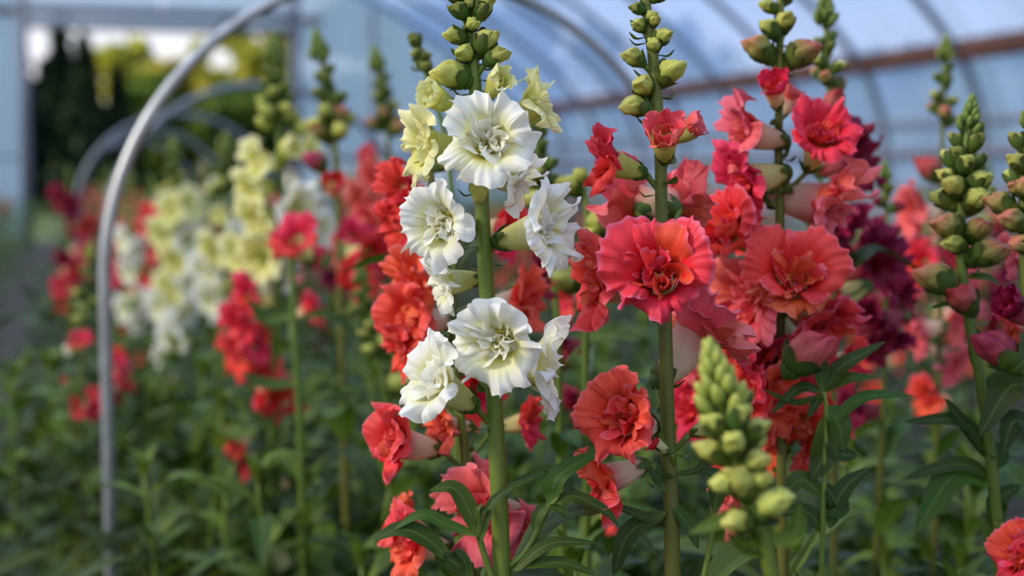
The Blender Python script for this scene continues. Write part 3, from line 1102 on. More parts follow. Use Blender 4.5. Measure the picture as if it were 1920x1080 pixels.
def tree(x, y, H, W, kind, seed, label, group=None):
    rs = np.random.RandomState(seed)
    t = thing('conifer' if kind == 'con' else 'broadleaf_tree', label, 'tree', (x, y, -0.06), group)
    mb = Mb()
    P = [(0, 0, 0), (0.05, 0, H * 0.4), (0, 0.05, H * 0.92)]
    tube(mb, spline(P, 8), np.linspace(0.05 * H * 0.35, 0.02, 8), 8)
    link('trunk', mb.mesh('trunk', [M_BARK]), t)
    n = 2600
    if kind == 'con':
        u = rs.rand(n) ** 0.75
        z = H * (1.0 - u * 0.95)
        tier = 0.72 + 0.28 * np.sin(z * 5.5) ** 2
        r = W * u * tier * np.sqrt(rs.rand(n)) * (0.9 + 0.2 * rs.rand(n))
        a = rs.rand(n) * 6.283
        C = np.stack([r * np.cos(a), r * np.sin(a), z - 0.2 * r], 1)
    else:
        nb = 14
        B = rs.normal(size=(nb, 3)) * [W * 0.42, W * 0.42, H * 0.20] + [0, 0, H * 0.60]
        B[:, 2] = np.clip(B[:, 2], H * 0.15, H * 0.92)
        k = rs.randint(nb, size=n)
        dv = rs.normal(size=(n, 3))
        dv /= np.linalg.norm(dv, axis=1)[:, None]
        C = B[k] + dv * (W * 0.30 * rs.rand(n, 1) ** 0.4)
        C[:, 2] = np.maximum(C[:, 2], 0.2)
    sz = (0.34 if kind == 'con' else 0.30) * (0.6 + 0.8 * rs.rand(n)) * H / 7
    d1 = rs.normal(size=(n, 3))
    d1 /= np.linalg.norm(d1, axis=1)[:, None]
    d2 = np.cross(d1, rs.normal(size=(n, 3)))
    d2 /= np.linalg.norm(d2, axis=1)[:, None]
    q = np.stack([C - d1 * sz[:, None], C + d2 * sz[:, None] * 0.45, C + d1 * sz[:, None], C - d2 * sz[:, None] * 0.45], 1).reshape(-1, 3)
    F = [(4 * i, 4 * i + 1, 4 * i + 2, 4 * i + 3) for i in range(n)]
    uv = np.repeat(rs.rand(n, 2), 4, 0)
    o = link('crown', Mb().add(q, F, uv).mesh('crown', [{'con': M_CON, 'gold': M_DEC, 'green': M_DEC2}[kind]], False), t)
    o['kind'] = 'stuff'


def gx(px, y):
    """ground x of the sight line through pixel column px at distance y down the tunnel"""
    return y * math.tan(YAW + math.atan((px - 960) / FPX))


ORD = 'first second third fourth fifth sixth seventh eighth ninth tenth eleventh twelfth thirteenth fourteenth fifteenth sixteenth seventeenth eighteenth nineteenth twentieth'.split()
ORD += [t_ + ' ' + q for t_ in ('twenty', 'thirty', 'forty', 'fifty') for q in ['%sth' % t_[:-1] + 'ie'] * 0 + ORD[:9]]
TREE_N = {}
for i, (px, y, H, W, k) in enumerate([
        (20, 30, 4.4, 1.3, 'con'), (90, 34, 3.35, 1.0, 'con'), (122, 31, 4.2, 0.7, 'con'), (165, 29, 3.5, 1.0, 'con'), (175, 36, 3.6, 0.7, 'con'), (225, 30, 3.0, 0.9, 'con'), (248, 44, 5.9, 1.3, 'gold'), (280, 34, 3.0, 1.3, 'green'), (330, 38, 3.6, 1.0, 'con'), (345, 46, 5.0, 1.5, 'gold'), (375, 33, 2.9, 1.5, 'green'), (390, 50, 5.9, 1.2, 'gold'), (470, 35, 3.1, 1.5, 'green'), (478, 45, 5.6, 1.9, 'gold'), (530, 47, 6.2, 1.5, 'gold'), (560, 36, 3.5, 1.5, 'green'), (700, 40, 6.0, 2.4, 'green'), (880, 40, 5.6, 2.4, 'green'), (1000, 36, 5.5, 2.2, 'con'), (1150, 22, 3.4, 1.8, 'green'), (1290, 20, 3.0, 1.6, 'con'), (1430, 18, 2.6, 1.6, 'green'), (1580, 17, 2.6, 1.5, 'green'), (1700, 15, 2.3, 1.3, 'con'), (1840, 14, 2.2, 1.3, 'green'), (2000, 13, 2.4, 1.4, 'green')]):
    lab = {'con': 'dark conifer from the left outside beyond the open doorway', 'gold': 'sunlit yellow green tree from the left far beyond the open doorway', 'green': 'mid green bushy tree from the left outside the open doorway'}[k]
    grp = {'con': 'conifers beyond the doorway', 'gold': 'sunlit trees beyond the doorway', 'green': 'bushy trees beyond the doorway'}[k]
    if px > 600:
        lab = {'con': 'dark conifer from the left dimly seen through the tunnel film', 'green': 'bushy green tree from the left dimly seen through the tunnel film'}[k]
        grp = {'con': 'conifers behind the film', 'green': 'trees behind the film'}[k]
    TREE_N[lab] = TREE_N.get(lab, 0) + 1
    tree(gx(px, y), y, H, W, k, 40 + i, ORD[TREE_N[lab] - 1] + ' ' + lab, grp)


# ------------------------------------------------------------------ low hoops over the bed
def hoop(y, x0, R, hz, r, label, group=None, mt=None):
    t = np.linspace(0, math.pi, 48)
    P = [(x0, 0, 0.0), (x0, 0, hz * 0.33), (x0, 0, hz * 0.66)] + [(x0 + R - R * math.cos(a), 0, hz + R * math.sin(a)) for a in t] + [(x0 + 2 * R, 0, hz * 0.66), (x0 + 2 * R, 0, hz * 0.33), (x0 + 2 * R, 0, 0)]
    mb = Mb()
    P = np.array(P)
    P[:, 0] -= x0
    tube(mb, P, r, 12)
    o = link('row_hoop', mb.mesh('row_hoop', [mt or M_STEEL]))
    o.location = (x0, y, 0)
    o['label'] = label
    o['category'] = 'hoop'
    if group:
        o['group'] = group


D_H = 1.33
p0, p1 = at(196, 531, D_H), at(1377, 531, D_H)
hoop(p0.y, p0.x, (600 * D_H / FPX), p0.z, 0.0058, 'bent grey metal hoop arching closest over the flower bed')
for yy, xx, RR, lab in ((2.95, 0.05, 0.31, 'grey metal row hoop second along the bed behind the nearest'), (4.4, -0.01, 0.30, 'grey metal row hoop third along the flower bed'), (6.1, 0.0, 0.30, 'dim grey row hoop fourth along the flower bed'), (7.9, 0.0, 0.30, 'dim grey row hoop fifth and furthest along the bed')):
    hoop(yy, xx, RR, 0.885 - RR, 0.0075, lab, mt=M_RIB_SHADED_HOOP)  # shade on the far hoops put into a darker, duller steel than the nearest

# ------------------------------------------------------------------ the snapdragons the photograph shows one by one
R = random.Random(11)

# white hero
d = 0.60
p = Plant('tall white snapdragon in sharp focus with ruffled white blooms', px_stem([(872, -50), (880, 60), (890, 150), (900, 300), (906, 430), (916, 600), (928, 780), (942, 1090)], d), 0.0024, 0.0040)
p.spike(px_z(-40, d), px_z(30, d), 7, 0.007, 0.0105, ['dark', 'green'], R, tip=0.018)
for bx, by, ang, tw, L, k, v, cx in [
        (862, 18, 130, .35, 46, 'dark', 0, 3), (886, 44, 60, .75, 40, 'green', 1, 1), (903, 20, 60, .2, 44, 'dark', 2, 3), (854, 64, 150, .3, 48, 'green', 3, 1), (872, 98, 125, .75, 52, 'green', 0, 0), (909, 76, 65, .3, 62, 'green', 2, 2),
        (931, 102, 40, .1, 50, 'green', 1, 0), (846, 136, 150, .25, 76, 'green', 3, 0), (880, 8, 95, .8, 30, 'dark', 1, 3), (898, 352, -85, .6, 52, 'green', 0, 0)]:
    p.px_bud(k, bx, by, ang, tw, L, d, v, cx, dd=-0.004)
WF = [('white', 914, 262, 100, .93, 176, 'open', 0, 0), ('white', 822, 418, 180, .84, 158, 'open', 1, -.003), ('white', 1024, 424, 18, .42, 180, 'open', 2, 0),
      ('white', 930, 640, 200, .95, 176, 'open', 3, -.006), ('white', 812, 714, 148, .50, 176, 'open', 4, -.004), ('white', 1018, 686, 2, .02, 205, 'open', 5, .006),
      ('white', 832, 530, 188, .30, 130, 'open', 2, .016), ('green', 796, 272, 174, .32, 160, 'open', 5, .004), ('green', 1008, 192, 35, .10, 132, 'open', 0, .004),
      ('white', 972, 340, -10, .25, 130, 'open', 3, .020), ('green', 808, 178, 152, .5, 100, 'half', 0, 0), ('green', 936, 148, 55, .62, 92, 'half', 1, -.002)]
for k, fx, fy, ang, tw, wp, st, v, dd in WF:
    p.px_flower(k, fx, fy, ang, tw, wp, d, st, v, 2, dd, tubekind='green' if k == 'green' else None)
p.px_twig([(955, 1062), (985, 1035), (1010, 990), (1030, 940)], d, .0014)
for pts, wp, lt in [([(1030, 945), (1050, 890), (1135, 842)], 40, 0), ([(1030, 945, .006), (1003, 930), (1030, 880, .006), (955, 905, .006)], 22, 0), ([(1030, 945), (1010, 965), (1000, 995)], 26, 0),
                    ([(1030, 945), (1075, 930), (1130, 955), (1160, 985)], 24, 0), ([(1030, 945), (1055, 960), (1068, 975)], 18, 0), ([(1030, 945), (1040, 925), (1042, 915)], 22, 1),
                    ([(975, 1062), (1050, 1055), (1120, 1078)], 26, 0), ([(965, 1070), (1030, 1020), (1120, 1018)], 26, 0)]:
    p.px_leaf(pts, wp, d - 0.004, light=bool(lt))
p.px_twig([(925, 1095), (905, 1030), (897, 1000)], d - .004, .0014)
for pts, wp in [([(897, 1005), (880, 960), (850, 915), (805, 920)], 38), ([(897, 1005), (840, 985), (790, 965), (735, 995)], 26), ([(895, 1005), (905, 960), (925, 955)], 16),
                ([(902, 1015), (910, 975), (935, 930), (1025, 885)], 20), ([(895, 1000), (893, 960), (905, 945)], 14), ([(845, 1052), (800, 1010), (750, 992), (702, 1012)], 40),
                ([(885, 1085), (860, 1060), (845, 1050), (835, 1035)], 44), ([(880, 1085), (845, 1075), (815, 1040)], 26), ([(880, 1090), (870, 1050), (852, 1030)], 22)]:
    p.px_leaf(pts, wp, d - 0.008)

# coral red hero to the right
d = 0.62
p = Plant('coral red snapdragon in focus beside the white one, big ruffled coral bloom at middle', px_stem([(1204, -60), (1214, 30), (1228, 140), (1238, 290), (1241, 420), (1247, 600), (1252, 800), (1262, 1090)], d), 0.0021, 0.0038, mat=M_STEMB)
p.spike(px_z(-55, d), px_z(10, d), 6, 0.006, 0.009, ['dark', 'green'], R, tip=0.016)
for bx, by, ang, tw, L, k, v, cx in [
        (1196, 14, 140, .3, 34, 'dark', 0, 2), (1220, 30, 60, .4, 32, 'green', 1, 1), (1198, 46, 130, .6, 36, 'green', 2, 0), (1226, 38, 80, .6, 32, 'green', 3, 1), (1240, 66, 50, .3, 44, 'green', 0, 1), (1227, 82, 100, .8, 40, 'green', 1, 0),
        (1188, 105, 140, .3, 48, 'green', 2, 0), (1256, 132, 55, .3, 64, 'green', 3, 0), (1206, 158, 115, .75, 58, 'green', 0, 0), (1190, 196, 160, .3, 58, 'green', 1, 0)]:
    p.px_bud(k, bx, by, ang, tw, L, d, v, cx, dd=-0.003)
for k, fx, fy, ang, tw, wp, st, v, dd, tk in [
        ('coral', 1235, 510, 90, .94, 206, 'big', 0, -.008, None), ('orange', 1118, 528, 172, .32, 190, 'open', 4, -.002, None), ('orange', 1166, 782, 160, .8, 178, 'cup', 0, -.006, None),
        ('orange', 1130, 900, 200, .25, 150, 'open', 1, -.002, 'pink'), ('pink', 1310, 615, 55, -.30, 235, 'open', 5, .012, 'pink'), ('red', 1136, 300, 160, .30, 135, 'open', 3, 0, 'green'),
        ('pink', 1245, 248, 92, .72, 128, 'half', 0, -.004, 'green'), ('pink', 1302, 236, 32, .15, 92, 'half', 2, .002, 'green'), ('pink', 1190, 372, 165, -.55, 172, 'open', 1, .018, None),
        ('pink', 1274, 376, 15, -.6, 172, 'open', 2, .020, None), ('coral', 1345, 790, 25, .15, 90, 'half', 1, -.002, 'white'), ('coral', 1224, 830, 150, .2, 60, 'half', 1, -.003, 'white')]:
    p.px_flower(k, fx, fy, ang, tw, wp, d, st, v, 2, dd, tubekind=tk)
for pts, wp in [([(1262, 890), (1310, 880), (1330, 845)], 16), ([(1262, 990, .01), (1210, 970), (1130, 940)], 24), ([(1250, 960), (1180, 1000), (1150, 1080)], 40), ([(1256, 940), (1290, 985), (1310, 1030)], 26),
                ([(1340, 960), (1345, 900), (1320, 880)], 36), ([(1250, 920), (1230, 890), (1215, 875)], 30)]:
    p.px_leaf(pts, wp, d - .003)
p.px_twig([(1318, 1090), (1335, 1000), (1335, 950)], d, .0013)

# third stem, pink and orange red
d = 0.71
p = Plant('red and pink snapdragon with many blooms behind the green foreground spike', px_stem([(1464, -40), (1463, 40), (1461, 140), (1460, 300), (1463, 460), (1463, 700), (1468, 1090)], d), 0.0018, 0.0030, mat=M_STEMB)
p.spike(px_z(-30, d), px_z(25, d), 5, 0.008, 0.011, ['dark', 'green'], R, tip=0.016)
for bx, by, ang, tw, L, k, v, cx in [(1472, 38, 80, .5, 52, 'green', 0, 1), (1446, 52, 120, .2, 50, 'green', 1, 2), (1424, 88, 130, .2, 66, 'blush', 2, 0), (1502, 96, 45, .2, 72, 'blush', 3, 1), (1515, 655, 50, .2, 100, 'rose', 1, 0)]:
    p.px_bud(k, bx, by, ang, tw, L, d, v, cx, dd=-0.004 if by < 600 else -0.055)
for k, fx, fy, ang, tw, wp, st, v, dd, tk in [
        ('orange', 1486, 520, 95, .92, 186, 'big', 1, -.010, None), ('coral', 1366, 425, 145, .6, 150, 'big', 2, -.006, 'green'), ('red', 1540, 250, 70, .62, 150, 'cup', 1, -.004, None),
        ('pink', 1392, 245, 165, .3, 150, 'open', 0, 0, None), ('red', 1392, 338, 190, .45, 160, 'open', 4, -.002, None), ('pink', 1556, 385, -12, .15, 215, 'open', 3, .004, None),
        ('red', 1450, 158, 100, .62, 96, 'half', 0, -.004, 'blush' if 0 else 'coral'), ('pink', 1484, 176, 65, .0, 84, 'half', 2, .010, None), ('pink', 1400, 560, 195, .5, 200, 'open', 5, 0, None),
        ('coral', 1540, 610, -35, .45, 170, 'open', 2, .004, None), ('coral', 1400, 735, 165, .65, 165, 'cup', 0, -.006, None), ('orange', 1485, 790, -60, .45, 170, 'open', 0, .006, None),
        ('pink', 1330, 610, 170, .2, 150, 'open', 1, .02, None), ('red', 1470, 660, -90, .5, 150, 'open', 4, .02, None), ('red', 1590, 680, -10, .3, 110, 'open', 1, .03, None), ('coral', 1340, 720, 190, .3, 130, 'open', 3, .03, None),
        ('pink', 1420, 640, 190, .5, 170, 'open', 0, .03, None), ('red', 1510, 720, -20, .5, 170, 'open', 2, .03, None), ('red', 1290, 765, 180, .5, 130, 'open', 4, .05, None), ('pink', 1335, 520, 185, .4, 150, 'open', 1, .05, None),
        ('coral', 1430, 820, 200, .5, 150, 'open', 3, .03, None), ('coral', 1500, 700, 20, .6, 180, 'cup', 1, .02, None), ('coral', 1350, 660, 200, .55, 150, 'open', 3, .0, 'pink'), ('orange', 1455, 745, 10, .6, 150, 'cup', 1, -.01, None), ('pink', 1310, 700, 190, .5, 150, 'open', 2, .04, None), ('coral', 1395, 690, 120, .6, 150, 'open', 5, .02, None), ('red', 1350, 840, 190, .4, 130, 'open', 0, .05, None),
        ('coral', 1530, 830, -40, .4, 140, 'open', 1, .02, None), ('pink', 1290, 560, 160, .5, 150, 'open', 4, .06, None), ('coral', 1440, 470, 190, .5, 160, 'open', 0, .03, None), ('pink', 1370, 950, 180, .4, 120, 'open', 3, .03, None)]:
    p.px_flower(k, fx, fy, ang, tw, wp, d, st, v, 2, dd, tubekind=tk)

# leafy side shoot at its right
d = 0.66
p = Plant('leafy green snapdragon side shoot without bloom right of the green foreground spike', px_stem([(1545, 735), (1549, 780), (1545, 900), (1540, 1090)], d), 0.0011, 0.0017, name='leafy_shoot')
for pts, wp in [([(1543, 735), (1537, 680), (1531, 622)], 30), ([(1548, 735), (1575, 690), (1660, 640)], 34), ([(1545, 732), (1590, 710), (1645, 708)], 26), ([(1540, 735), (1500, 728), (1446, 775)], 24),
                ([(1545, 738), (1530, 755), (1514, 785)], 20), ([(1540, 742), (1490, 755), (1430, 730)], 16), ([(1545, 770), (1570, 790), (1581, 848)], 52), ([(1548, 780), (1545, 850), (1520, 900)], 52),
                ([(1550, 800), (1620, 745), (1712, 742)], 26), ([(1555, 990), (1580, 920), (1632, 876)], 36), ([(1545, 820), (1575, 850), (1608, 855)], 40), ([(1545, 930), (1500, 900), (1470, 935)], 40), ([(1545, 1000), (1510, 960), (1440, 965)], 34),
                ([(1543, 735), (1560, 712), (1565, 690)], 18), ([(1545, 960), (1570, 950), (1545, 905)], 46)]:
    p.px_leaf(pts, wp, d)

# tall bud spike behind, with crimson bloom
d = 0.85
p = Plant('snapdragon with tall green bud tip and dark crimson bloom, behind the red one', px_stem([(1548, 35), (1550, 100), (1556, 200), (1558, 300), (1560, 500), (1562, 800)], d), 0.0014, 0.0026, mat=M_STEMB)
p.spike(px_z(70, d), px_z(170, d), 9, 0.007, 0.014, ['dark', 'green', 'blush'], R, tip=0.024)
p.px_bud('rose', 1562, 190, 80, .2, 60, d, 0, 0)
p.px_bud('rose', 1530, 200, 110, .2, 46, d, 1, 0)
for k, fx, fy, ang, tw, wp, st, v, dd in [('crimson', 1606, 295, 20, .35, 140, 'open', 2, 0), ('crimson', 1600, 245, 50, .2, 90, 'half', 0, .004), ('crimson', 1580, 430, -20, .3, 130, 'open', 0, .01), ('red', 1560, 560, 200, .3, 130, 'open', 1, .02)]:
    p.px_flower(k, fx, fy, ang, tw, wp, d, st, v, 1, dd)

# crimson plant
d = 0.92
p = Plant('dark crimson snapdragon with nearly black velvety blooms', px_stem([(1660, 330), (1662, 420), (1660, 600), (1655, 800), (1650, 900)], d), 0.0012, 0.0024, mat=M_STEMB)
p.spike(px_z(335, d), px_z(400, d), 6, 0.006, 0.010, ['dark', 'wine'], R, tip=0.014)
for k, fx, fy, ang, tw, wp, st, v, dd in [('crimson', 1640, 485, 30, .6, 150, 'cup', 0, -.01), ('crimson', 1640, 605, 190, .6, 125, 'open', 3, 0), ('crimson', 1660, 640, -60, .5, 110, 'open', 4, 0), ('crimson', 1600, 770, 180, .4, 110, 'open', 1, .02), ('crimson', 1690, 560, 0, .4, 100, 'open', 2, .02)]:
    p.px_flower(k, fx, fy, ang, tw, wp, d, st, v, 1, dd)

# the slender blushed spike with pink bud
d = 1.05
p = Plant('slender snapdragon with ochre bud tip standing against the brown hip board', px_stem([(1772, 105), (1768, 180), (1766, 300), (1765, 450), (1762, 620), (1755, 900)], d), 0.0014, 0.0026, mat=M_STEMB)
p.spike(px_z(130, d), px_z(235, d), 9, 0.008, 0.014, ['dark', 'green', 'blush'], R, tip=0.022)
p.px_bud('rose', 1743, 312, 120, .2, 60, d, 0, 0)
for k, fx, fy, ang, tw, wp, st, v, dd in [('pink', 1712, 395, 170, .45, 110, 'open', 1, 0), ('coral', 1728, 500, 160, .6, 120, 'cup', 1, 0), ('red', 1785, 460, 0, .4, 100, 'open', 2, .02), ('pink', 1715, 620, 190, .4, 105, 'open', 3, 0), ('pink', 1800, 600, -20, .4, 110, 'open', 4, .02), ('coral', 1740, 745, 170, .6, 90, 'open', 0, 0), ('pink', 1785, 680, -30, .4, 100, 'open', 5, .02)]:
    p.px_flower(k, fx, fy, ang, tw, wp, d, st, v, 1, dd)

# right bud spike
d = 0.70
p = Plant('green budded snapdragon with a fat closed bud spike and pink lower buds', px_stem([(1817, 236), (1810, 300), (1803, 400), (1803, 500), (1820, 620), (1846, 760), (1868, 960), (1876, 1090)], d), 0.0020, 0.0034, mat=M_STEM)
p.spike(px_z(262, d), px_z(405, d), 17, 0.009, 0.0165, ['dark', 'green', 'green'], R, tip=0.021)
for bx, by, ang, tw, L, k, v, cx in [(1778, 420, 140, .5, 66, 'blush', 0, 0), (1832, 428, 55, .5, 62, 'blush', 1, 0), (1852, 470, 35, .2, 74, 'blush', 2, 1), (1754, 518, 140, .2, 80, 'blush', 3, 1), (1806, 556, 120, .5, 76, 'rose', 0, 0), (1790, 455, 150, .5, 50, 'green', 2, 0)]:
    p.px_bud(k, bx, by, ang, tw, L, d, v, cx, dd=-.004)
for pts, wp in [([(1810, 520), (1850, 520), (1875, 535)], 18), ([(1812, 575), (1780, 570), (1745, 578)], 14), ([(1828, 690), (1830, 640), (1820, 612)], 34), ([(1860, 900), (1800, 870), (1690, 900)], 34), ([(1865, 905), (1790, 890), (1715, 1000)], 62),
                ([(1850, 850), (1800, 790), (1692, 792)], 34), ([(1850, 860), (1810, 800), (1770, 745)], 30), ([(1855, 880), (1870, 850), (1835, 840)], 44), ([(1870, 1000), (1870, 940), (1915, 910)], 40), ([(1870, 1060), (1860, 990), (1880, 950)], 44), ([(1840, 740), (1890, 720), (1838, 820)], 56)]:
    p.px_leaf(pts, wp, d)

# plant at the right edge
d = 0.67
p = Plant('rosy half open snapdragon at the edge of the view beyond the fat bud spike', px_stem([(1935, 230), (1922, 330), (1918, 430), (1925, 560), (1935, 700), (1945, 1090)], d), 0.0020, 0.0034, mat=M_STEMB)
p.spike(px_z(250, d), px_z(400, d), 10, 0.009, 0.015, ['dark', 'green', 'blush'], R, tip=0.02)
for bx, by, ang, tw, L, k, v, cx in [(1908, 350, 120, .6, 44, 'blush', 0, 0), (1912, 305, 110, .5, 40, 'dark', 1, 1), (1900, 410, 140, .5, 60, 'blush', 2, 0), (1872, 650, 130, .2, 96, 'wine', 3, 0), (1915, 455, 150, .6, 50, 'blush', 1, 0)]:
    p.px_bud(k, bx, by, ang, tw, L, d, v, cx, dd=-.004)
for k, fx, fy, ang, tw, wp, st, v, dd in [('crimson', 1893, 570, 140, .55, 110, 'half', 0, 0), ('pink', 1900, 480, 180, .2, 110, 'open', 2, .08), ('coral', 1895, 610, 180, .3, 100, 'open', 3, .09), ('coral', 1912, 1040, 150, .6, 130, 'cup', 0, -.01)]:
    p.px_flower(k, fx, fy, ang, tw, wp, d, st, v, 2, dd)
for pts, wp in [([(1930, 720), (1890, 730), (1836, 818)], 60), ([(1930, 800), (1900, 790), (1880, 850)], 46)]:
    p.px_leaf(pts, wp, d + .01)

# green spike nearest to the lens
d = 0.455
p = Plant('pale green budded snapdragon spike nearest the lens, out of focus', px_stem([(1352, 745), (1372, 830), (1395, 920), (1425, 1000), (1452, 1100)], d), 0.0022, 0.0034)
p.spike(px_z(775, d), px_z(890, d), 12, 0.010, 0.012, ['green'], R, tip=0.026, tipkind='green')
for bx, by, ang, tw, L, k, v, cx in [(1392, 900, 110, .5, 86, 'green', 0, 0), (1362, 905, 150, .4, 60, 'green', 1, 1), (1440, 945, 50, .4, 80, 'green', 2, 0), (1385, 975, 160, .6, 66, 'green', 3, 1), (1462, 930, 30, .2, 50, 'green', 0, 0), (1420, 900, 60, .4, 60, 'green', 1, 1)]:
    p.px_bud(k, bx, by, ang, tw, L, d, v, cx, dd=-.004)
for pts, wp in [([(1440, 1050), (1390, 975), (1290, 1000)], 44), ([(1440, 1040), (1400, 1030), (1362, 1000)], 30), ([(1440, 1020), (1490, 1000), (1500, 940)], 40)]:
    p.px_leaf(pts, wp, d, light=True)

# coral plant tucked behind the white hero
d = 0.74
p = Plant('orange coral snapdragon tucked behind the white one', px_stem([(800, 250), (808, 330), (830, 480), (850, 620), (868, 800), (876, 1090)], d), 0.0016, 0.0034, mat=M_STEMB)
p.spike(px_z(255, d), px_z(320, d), 6, 0.006, 0.01, ['dark', 'blush'], R, tip=0.014)
for k, fx, fy, ang, tw, wp, st, v, dd in [('red', 752, 360, 170, .5, 130, 'open', 0, 0), ('red', 748, 430, 190, .4, 130, 'open', 2, .01), ('orange', 775, 530, 175, .6, 150, 'open', 3, 0), ('orange', 770, 600, 180, .6, 160, 'cup', 1, 0), ('orange', 755, 655, 195, .3, 130, 'open', 5, 0),
                                          ('red', 945, 430, 0, .4, 120, 'open', 1, .03), ('orange', 985, 560, 10, .4, 140, 'open', 4, .03), ('crimson', 1010, 520, 20, .3, 100, 'open', 4, .05), ('red', 890, 740, 10, .7, 130, 'cup', 0, .01)]:
    p.px_flower(k, fx, fy, ang, tw, wp, d, st, v, 2 if k == 'orange' else 1, dd)

d = 0.68
p = Plant('salmon coral snapdragon low beneath the white blooms', px_stem([(850, 690), (862, 760), (872, 860), (880, 1000), (884, 1090)], d), 0.0016, 0.0034, mat=M_STEMB)
for k, fx, fy, ang, tw, wp, st, v, dd, tk in [('orange', 738, 828, 170, .35, 160, 'cup', 1, 0, 'pink'), ('orange', 830, 800, 180, .5, 110, 'open', 2, .01, None), ('pink', 905, 960, 180, .7, 180, 'open', 0, 0, None), ('pink', 960, 1000, -20, .5, 150, 'open', 3, 0, None),
                                              ('orange', 765, 1020, 175, .4, 150, 'open', 4, 0, None), ('orange', 755, 975, 150, .3, 110, 'open', 1, .01, None), ('red', 990, 790, 10, .3, 110, 'open', 2, .05, None), ('pink', 880, 920, 120, .4, 150, 'open', 5, .01, None)]:
    p.px_flower(k, fx, fy, ang, tw, wp, d, st, v, 2, dd, tubekind=tk)

# small drooping bud twig
d = 0.80
p = Plant('slim dark budded snapdragon tip leaning behind the white bud spike', px_stem([(776, 62), (783, 100), (802, 150), (835, 260), (850, 420), (855, 700)], d), 0.0010, 0.0022)
for bx, by, ang, tw, L, v in [(779, 75, 105, .3, 36, 0), (783, 100, 150, .3, 30, 1), (795, 104, 40, .2, 28, 2), (800, 125, 110, .6, 32, 3), (806, 158, 40, .3, 30, 0)]:
    p.px_bud('dark', bx, by, ang, tw, L, d, v, 2)

# budded spikes between white and coral
d = 0.86
p = Plant('green budded snapdragon half hidden between the white and coral ones', px_stem([(1008, 235), (1012, 300), (1030, 420), (1045, 600), (1050, 800)], d), 0.0014, 0.0026)
p.spike(px_z(250, d), px_z(400, d), 13, 0.008, 0.017, ['dark', 'green'], R, tip=0.018)
d = 0.82
p = Plant('round green budded snapdragon beside the edge of the white blooms', px_stem([(1092, 330), (1100, 400), (1100, 520), (1098, 700), (1100, 900)], d), 0.0014, 0.0028)
for bx, by, ang, tw, L, v in [(1070, 345, 130, .4, 54, 0), (1088, 330, 80, .4, 44, 1), (1122, 415, 90, .5, 64, 2), (1062, 520, 150, .5, 74, 3), (1105, 440, 70, .5, 50, 0), (1340, 330, 80, .3, 44, 1)][:5]:
    p.px_bud('green', bx, by, ang, tw, L, d, v, 0)
for k, fx, fy, ang, tw, wp, st, v, dd in [('crimson', 1050, 650, 180, .3, 110, 'open', 1, .08), ('red', 1060, 560, 180, .4, 110, 'open', 2, .08), ('crimson', 1085, 770, 190, .3, 110, 'open', 4, .08), ('coral', 1150, 960, 170, .5, 90, 'open', 3, .1)]:
    p.px_flower(k, fx, fy, ang, tw, wp, d, st, v, 1, dd)

# ---- left, out of focus
d = 1.20
p = Plant('snapdragon with olive bud tip, rosy bud and red bloom beside the pale yellow one', px_stem([(600, 102), (612, 170), (628, 270), (634, 400), (640, 600), (648, 900)], d), 0.0018, 0.0036, mat=M_STEMB)
p.spike(px_z(130, d), px_z(260, d), 11, 0.010, 0.022, ['dark', 'dark', 'green'], R, tip=0.03)
for bx, by, ang, tw, L, k, v in [(606, 245, 120, .3, 50, 'blush', 0), (634, 215, 70, .5, 50, 'blush', 2), (592, 300, 130, .3, 52, 'rose', 1)]:
    p.px_bud(k, bx, by, ang, tw, L, d, v, 0)
for k, fx, fy, ang, tw, wp, st, v, dd in [('red', 625, 345, 100, .75, 76, 'half', 0, 0), ('red', 690, 480, -10, .7, 110, 'open', 1, 0), ('red', 680, 520, 190, .7, 100, 'cup', 0, 0), ('red', 715, 460, 10, .5, 100, 'open', 3, .02), ('red', 665, 440, 60, .5, 90, 'open', 5, .02)]:
    p.px_flower(k, fx, fy, ang, tw, wp, d, st, v, 1, dd)

d = 1.10
p = Plant('snapdragon with one open scarlet bloom on top of a bare stem', px_stem([(546, 440), (548, 520), (552, 620), (560, 750), (566, 900)], d), 0.0018, 0.0034)
p.px_flower('red', 556, 445, 120, .55, 108, d, 'open', 2, 1, 0)
p.px_flower('red', 590, 480, -10, .1, 80, d, 'half', 1, 1, .01)
p.px_flower('coral', 580, 580, 30, .3, 80, d, 'open', 1, 1, .15)
for pts, wp in [([(553, 590), (500, 600), (465, 560)], 26), ([(553, 600), (620, 590), (680, 640)], 20), ([(560, 720), (500, 720), (450, 700)], 28), ([(560, 725), (610, 710), (650, 760)], 26), ([(562, 760), (600, 740), (640, 700)], 24), ([(565, 800), (540, 790), (520, 850)], 30)]:
    p.px_leaf(pts, wp, d)

d = 1.42
p = Plant('snapdragon with olive bud tip above dusky pink blooms, second behind the white one', px_stem([(708, 124), (718, 180), (728, 260), (730, 350), (728, 500), (725, 800)], d), 0.0018, 0.0036, mat=M_STEMB)
p.spike(px_z(150, d), px_z(255, d), 11, 0.011, 0.022, ['dark', 'green', 'blush'], R, tip=0.03)
for k, fx, fy, ang, tw, wp, st, v, dd in [('pink', 690, 290, 130, .4, 70, 'half', 0, 0), ('pink', 705, 335, 190, .5, 90, 'open', 1, 0), ('pink', 680, 380, 190, .5, 95, 'open', 4, 0), ('pink', 750, 360, 0, .5, 95, 'open', 0, 0), ('red', 700, 430, 180, .5, 95, 'open', 3, 0), ('red', 745, 450, 0, .5, 95, 'open', 5, 0), ('red', 650, 470, 180, .5, 95, 'open', 5, 0)]:
    p.px_flower(k, fx, fy, ang, tw, wp, d, st, v, 1, dd)

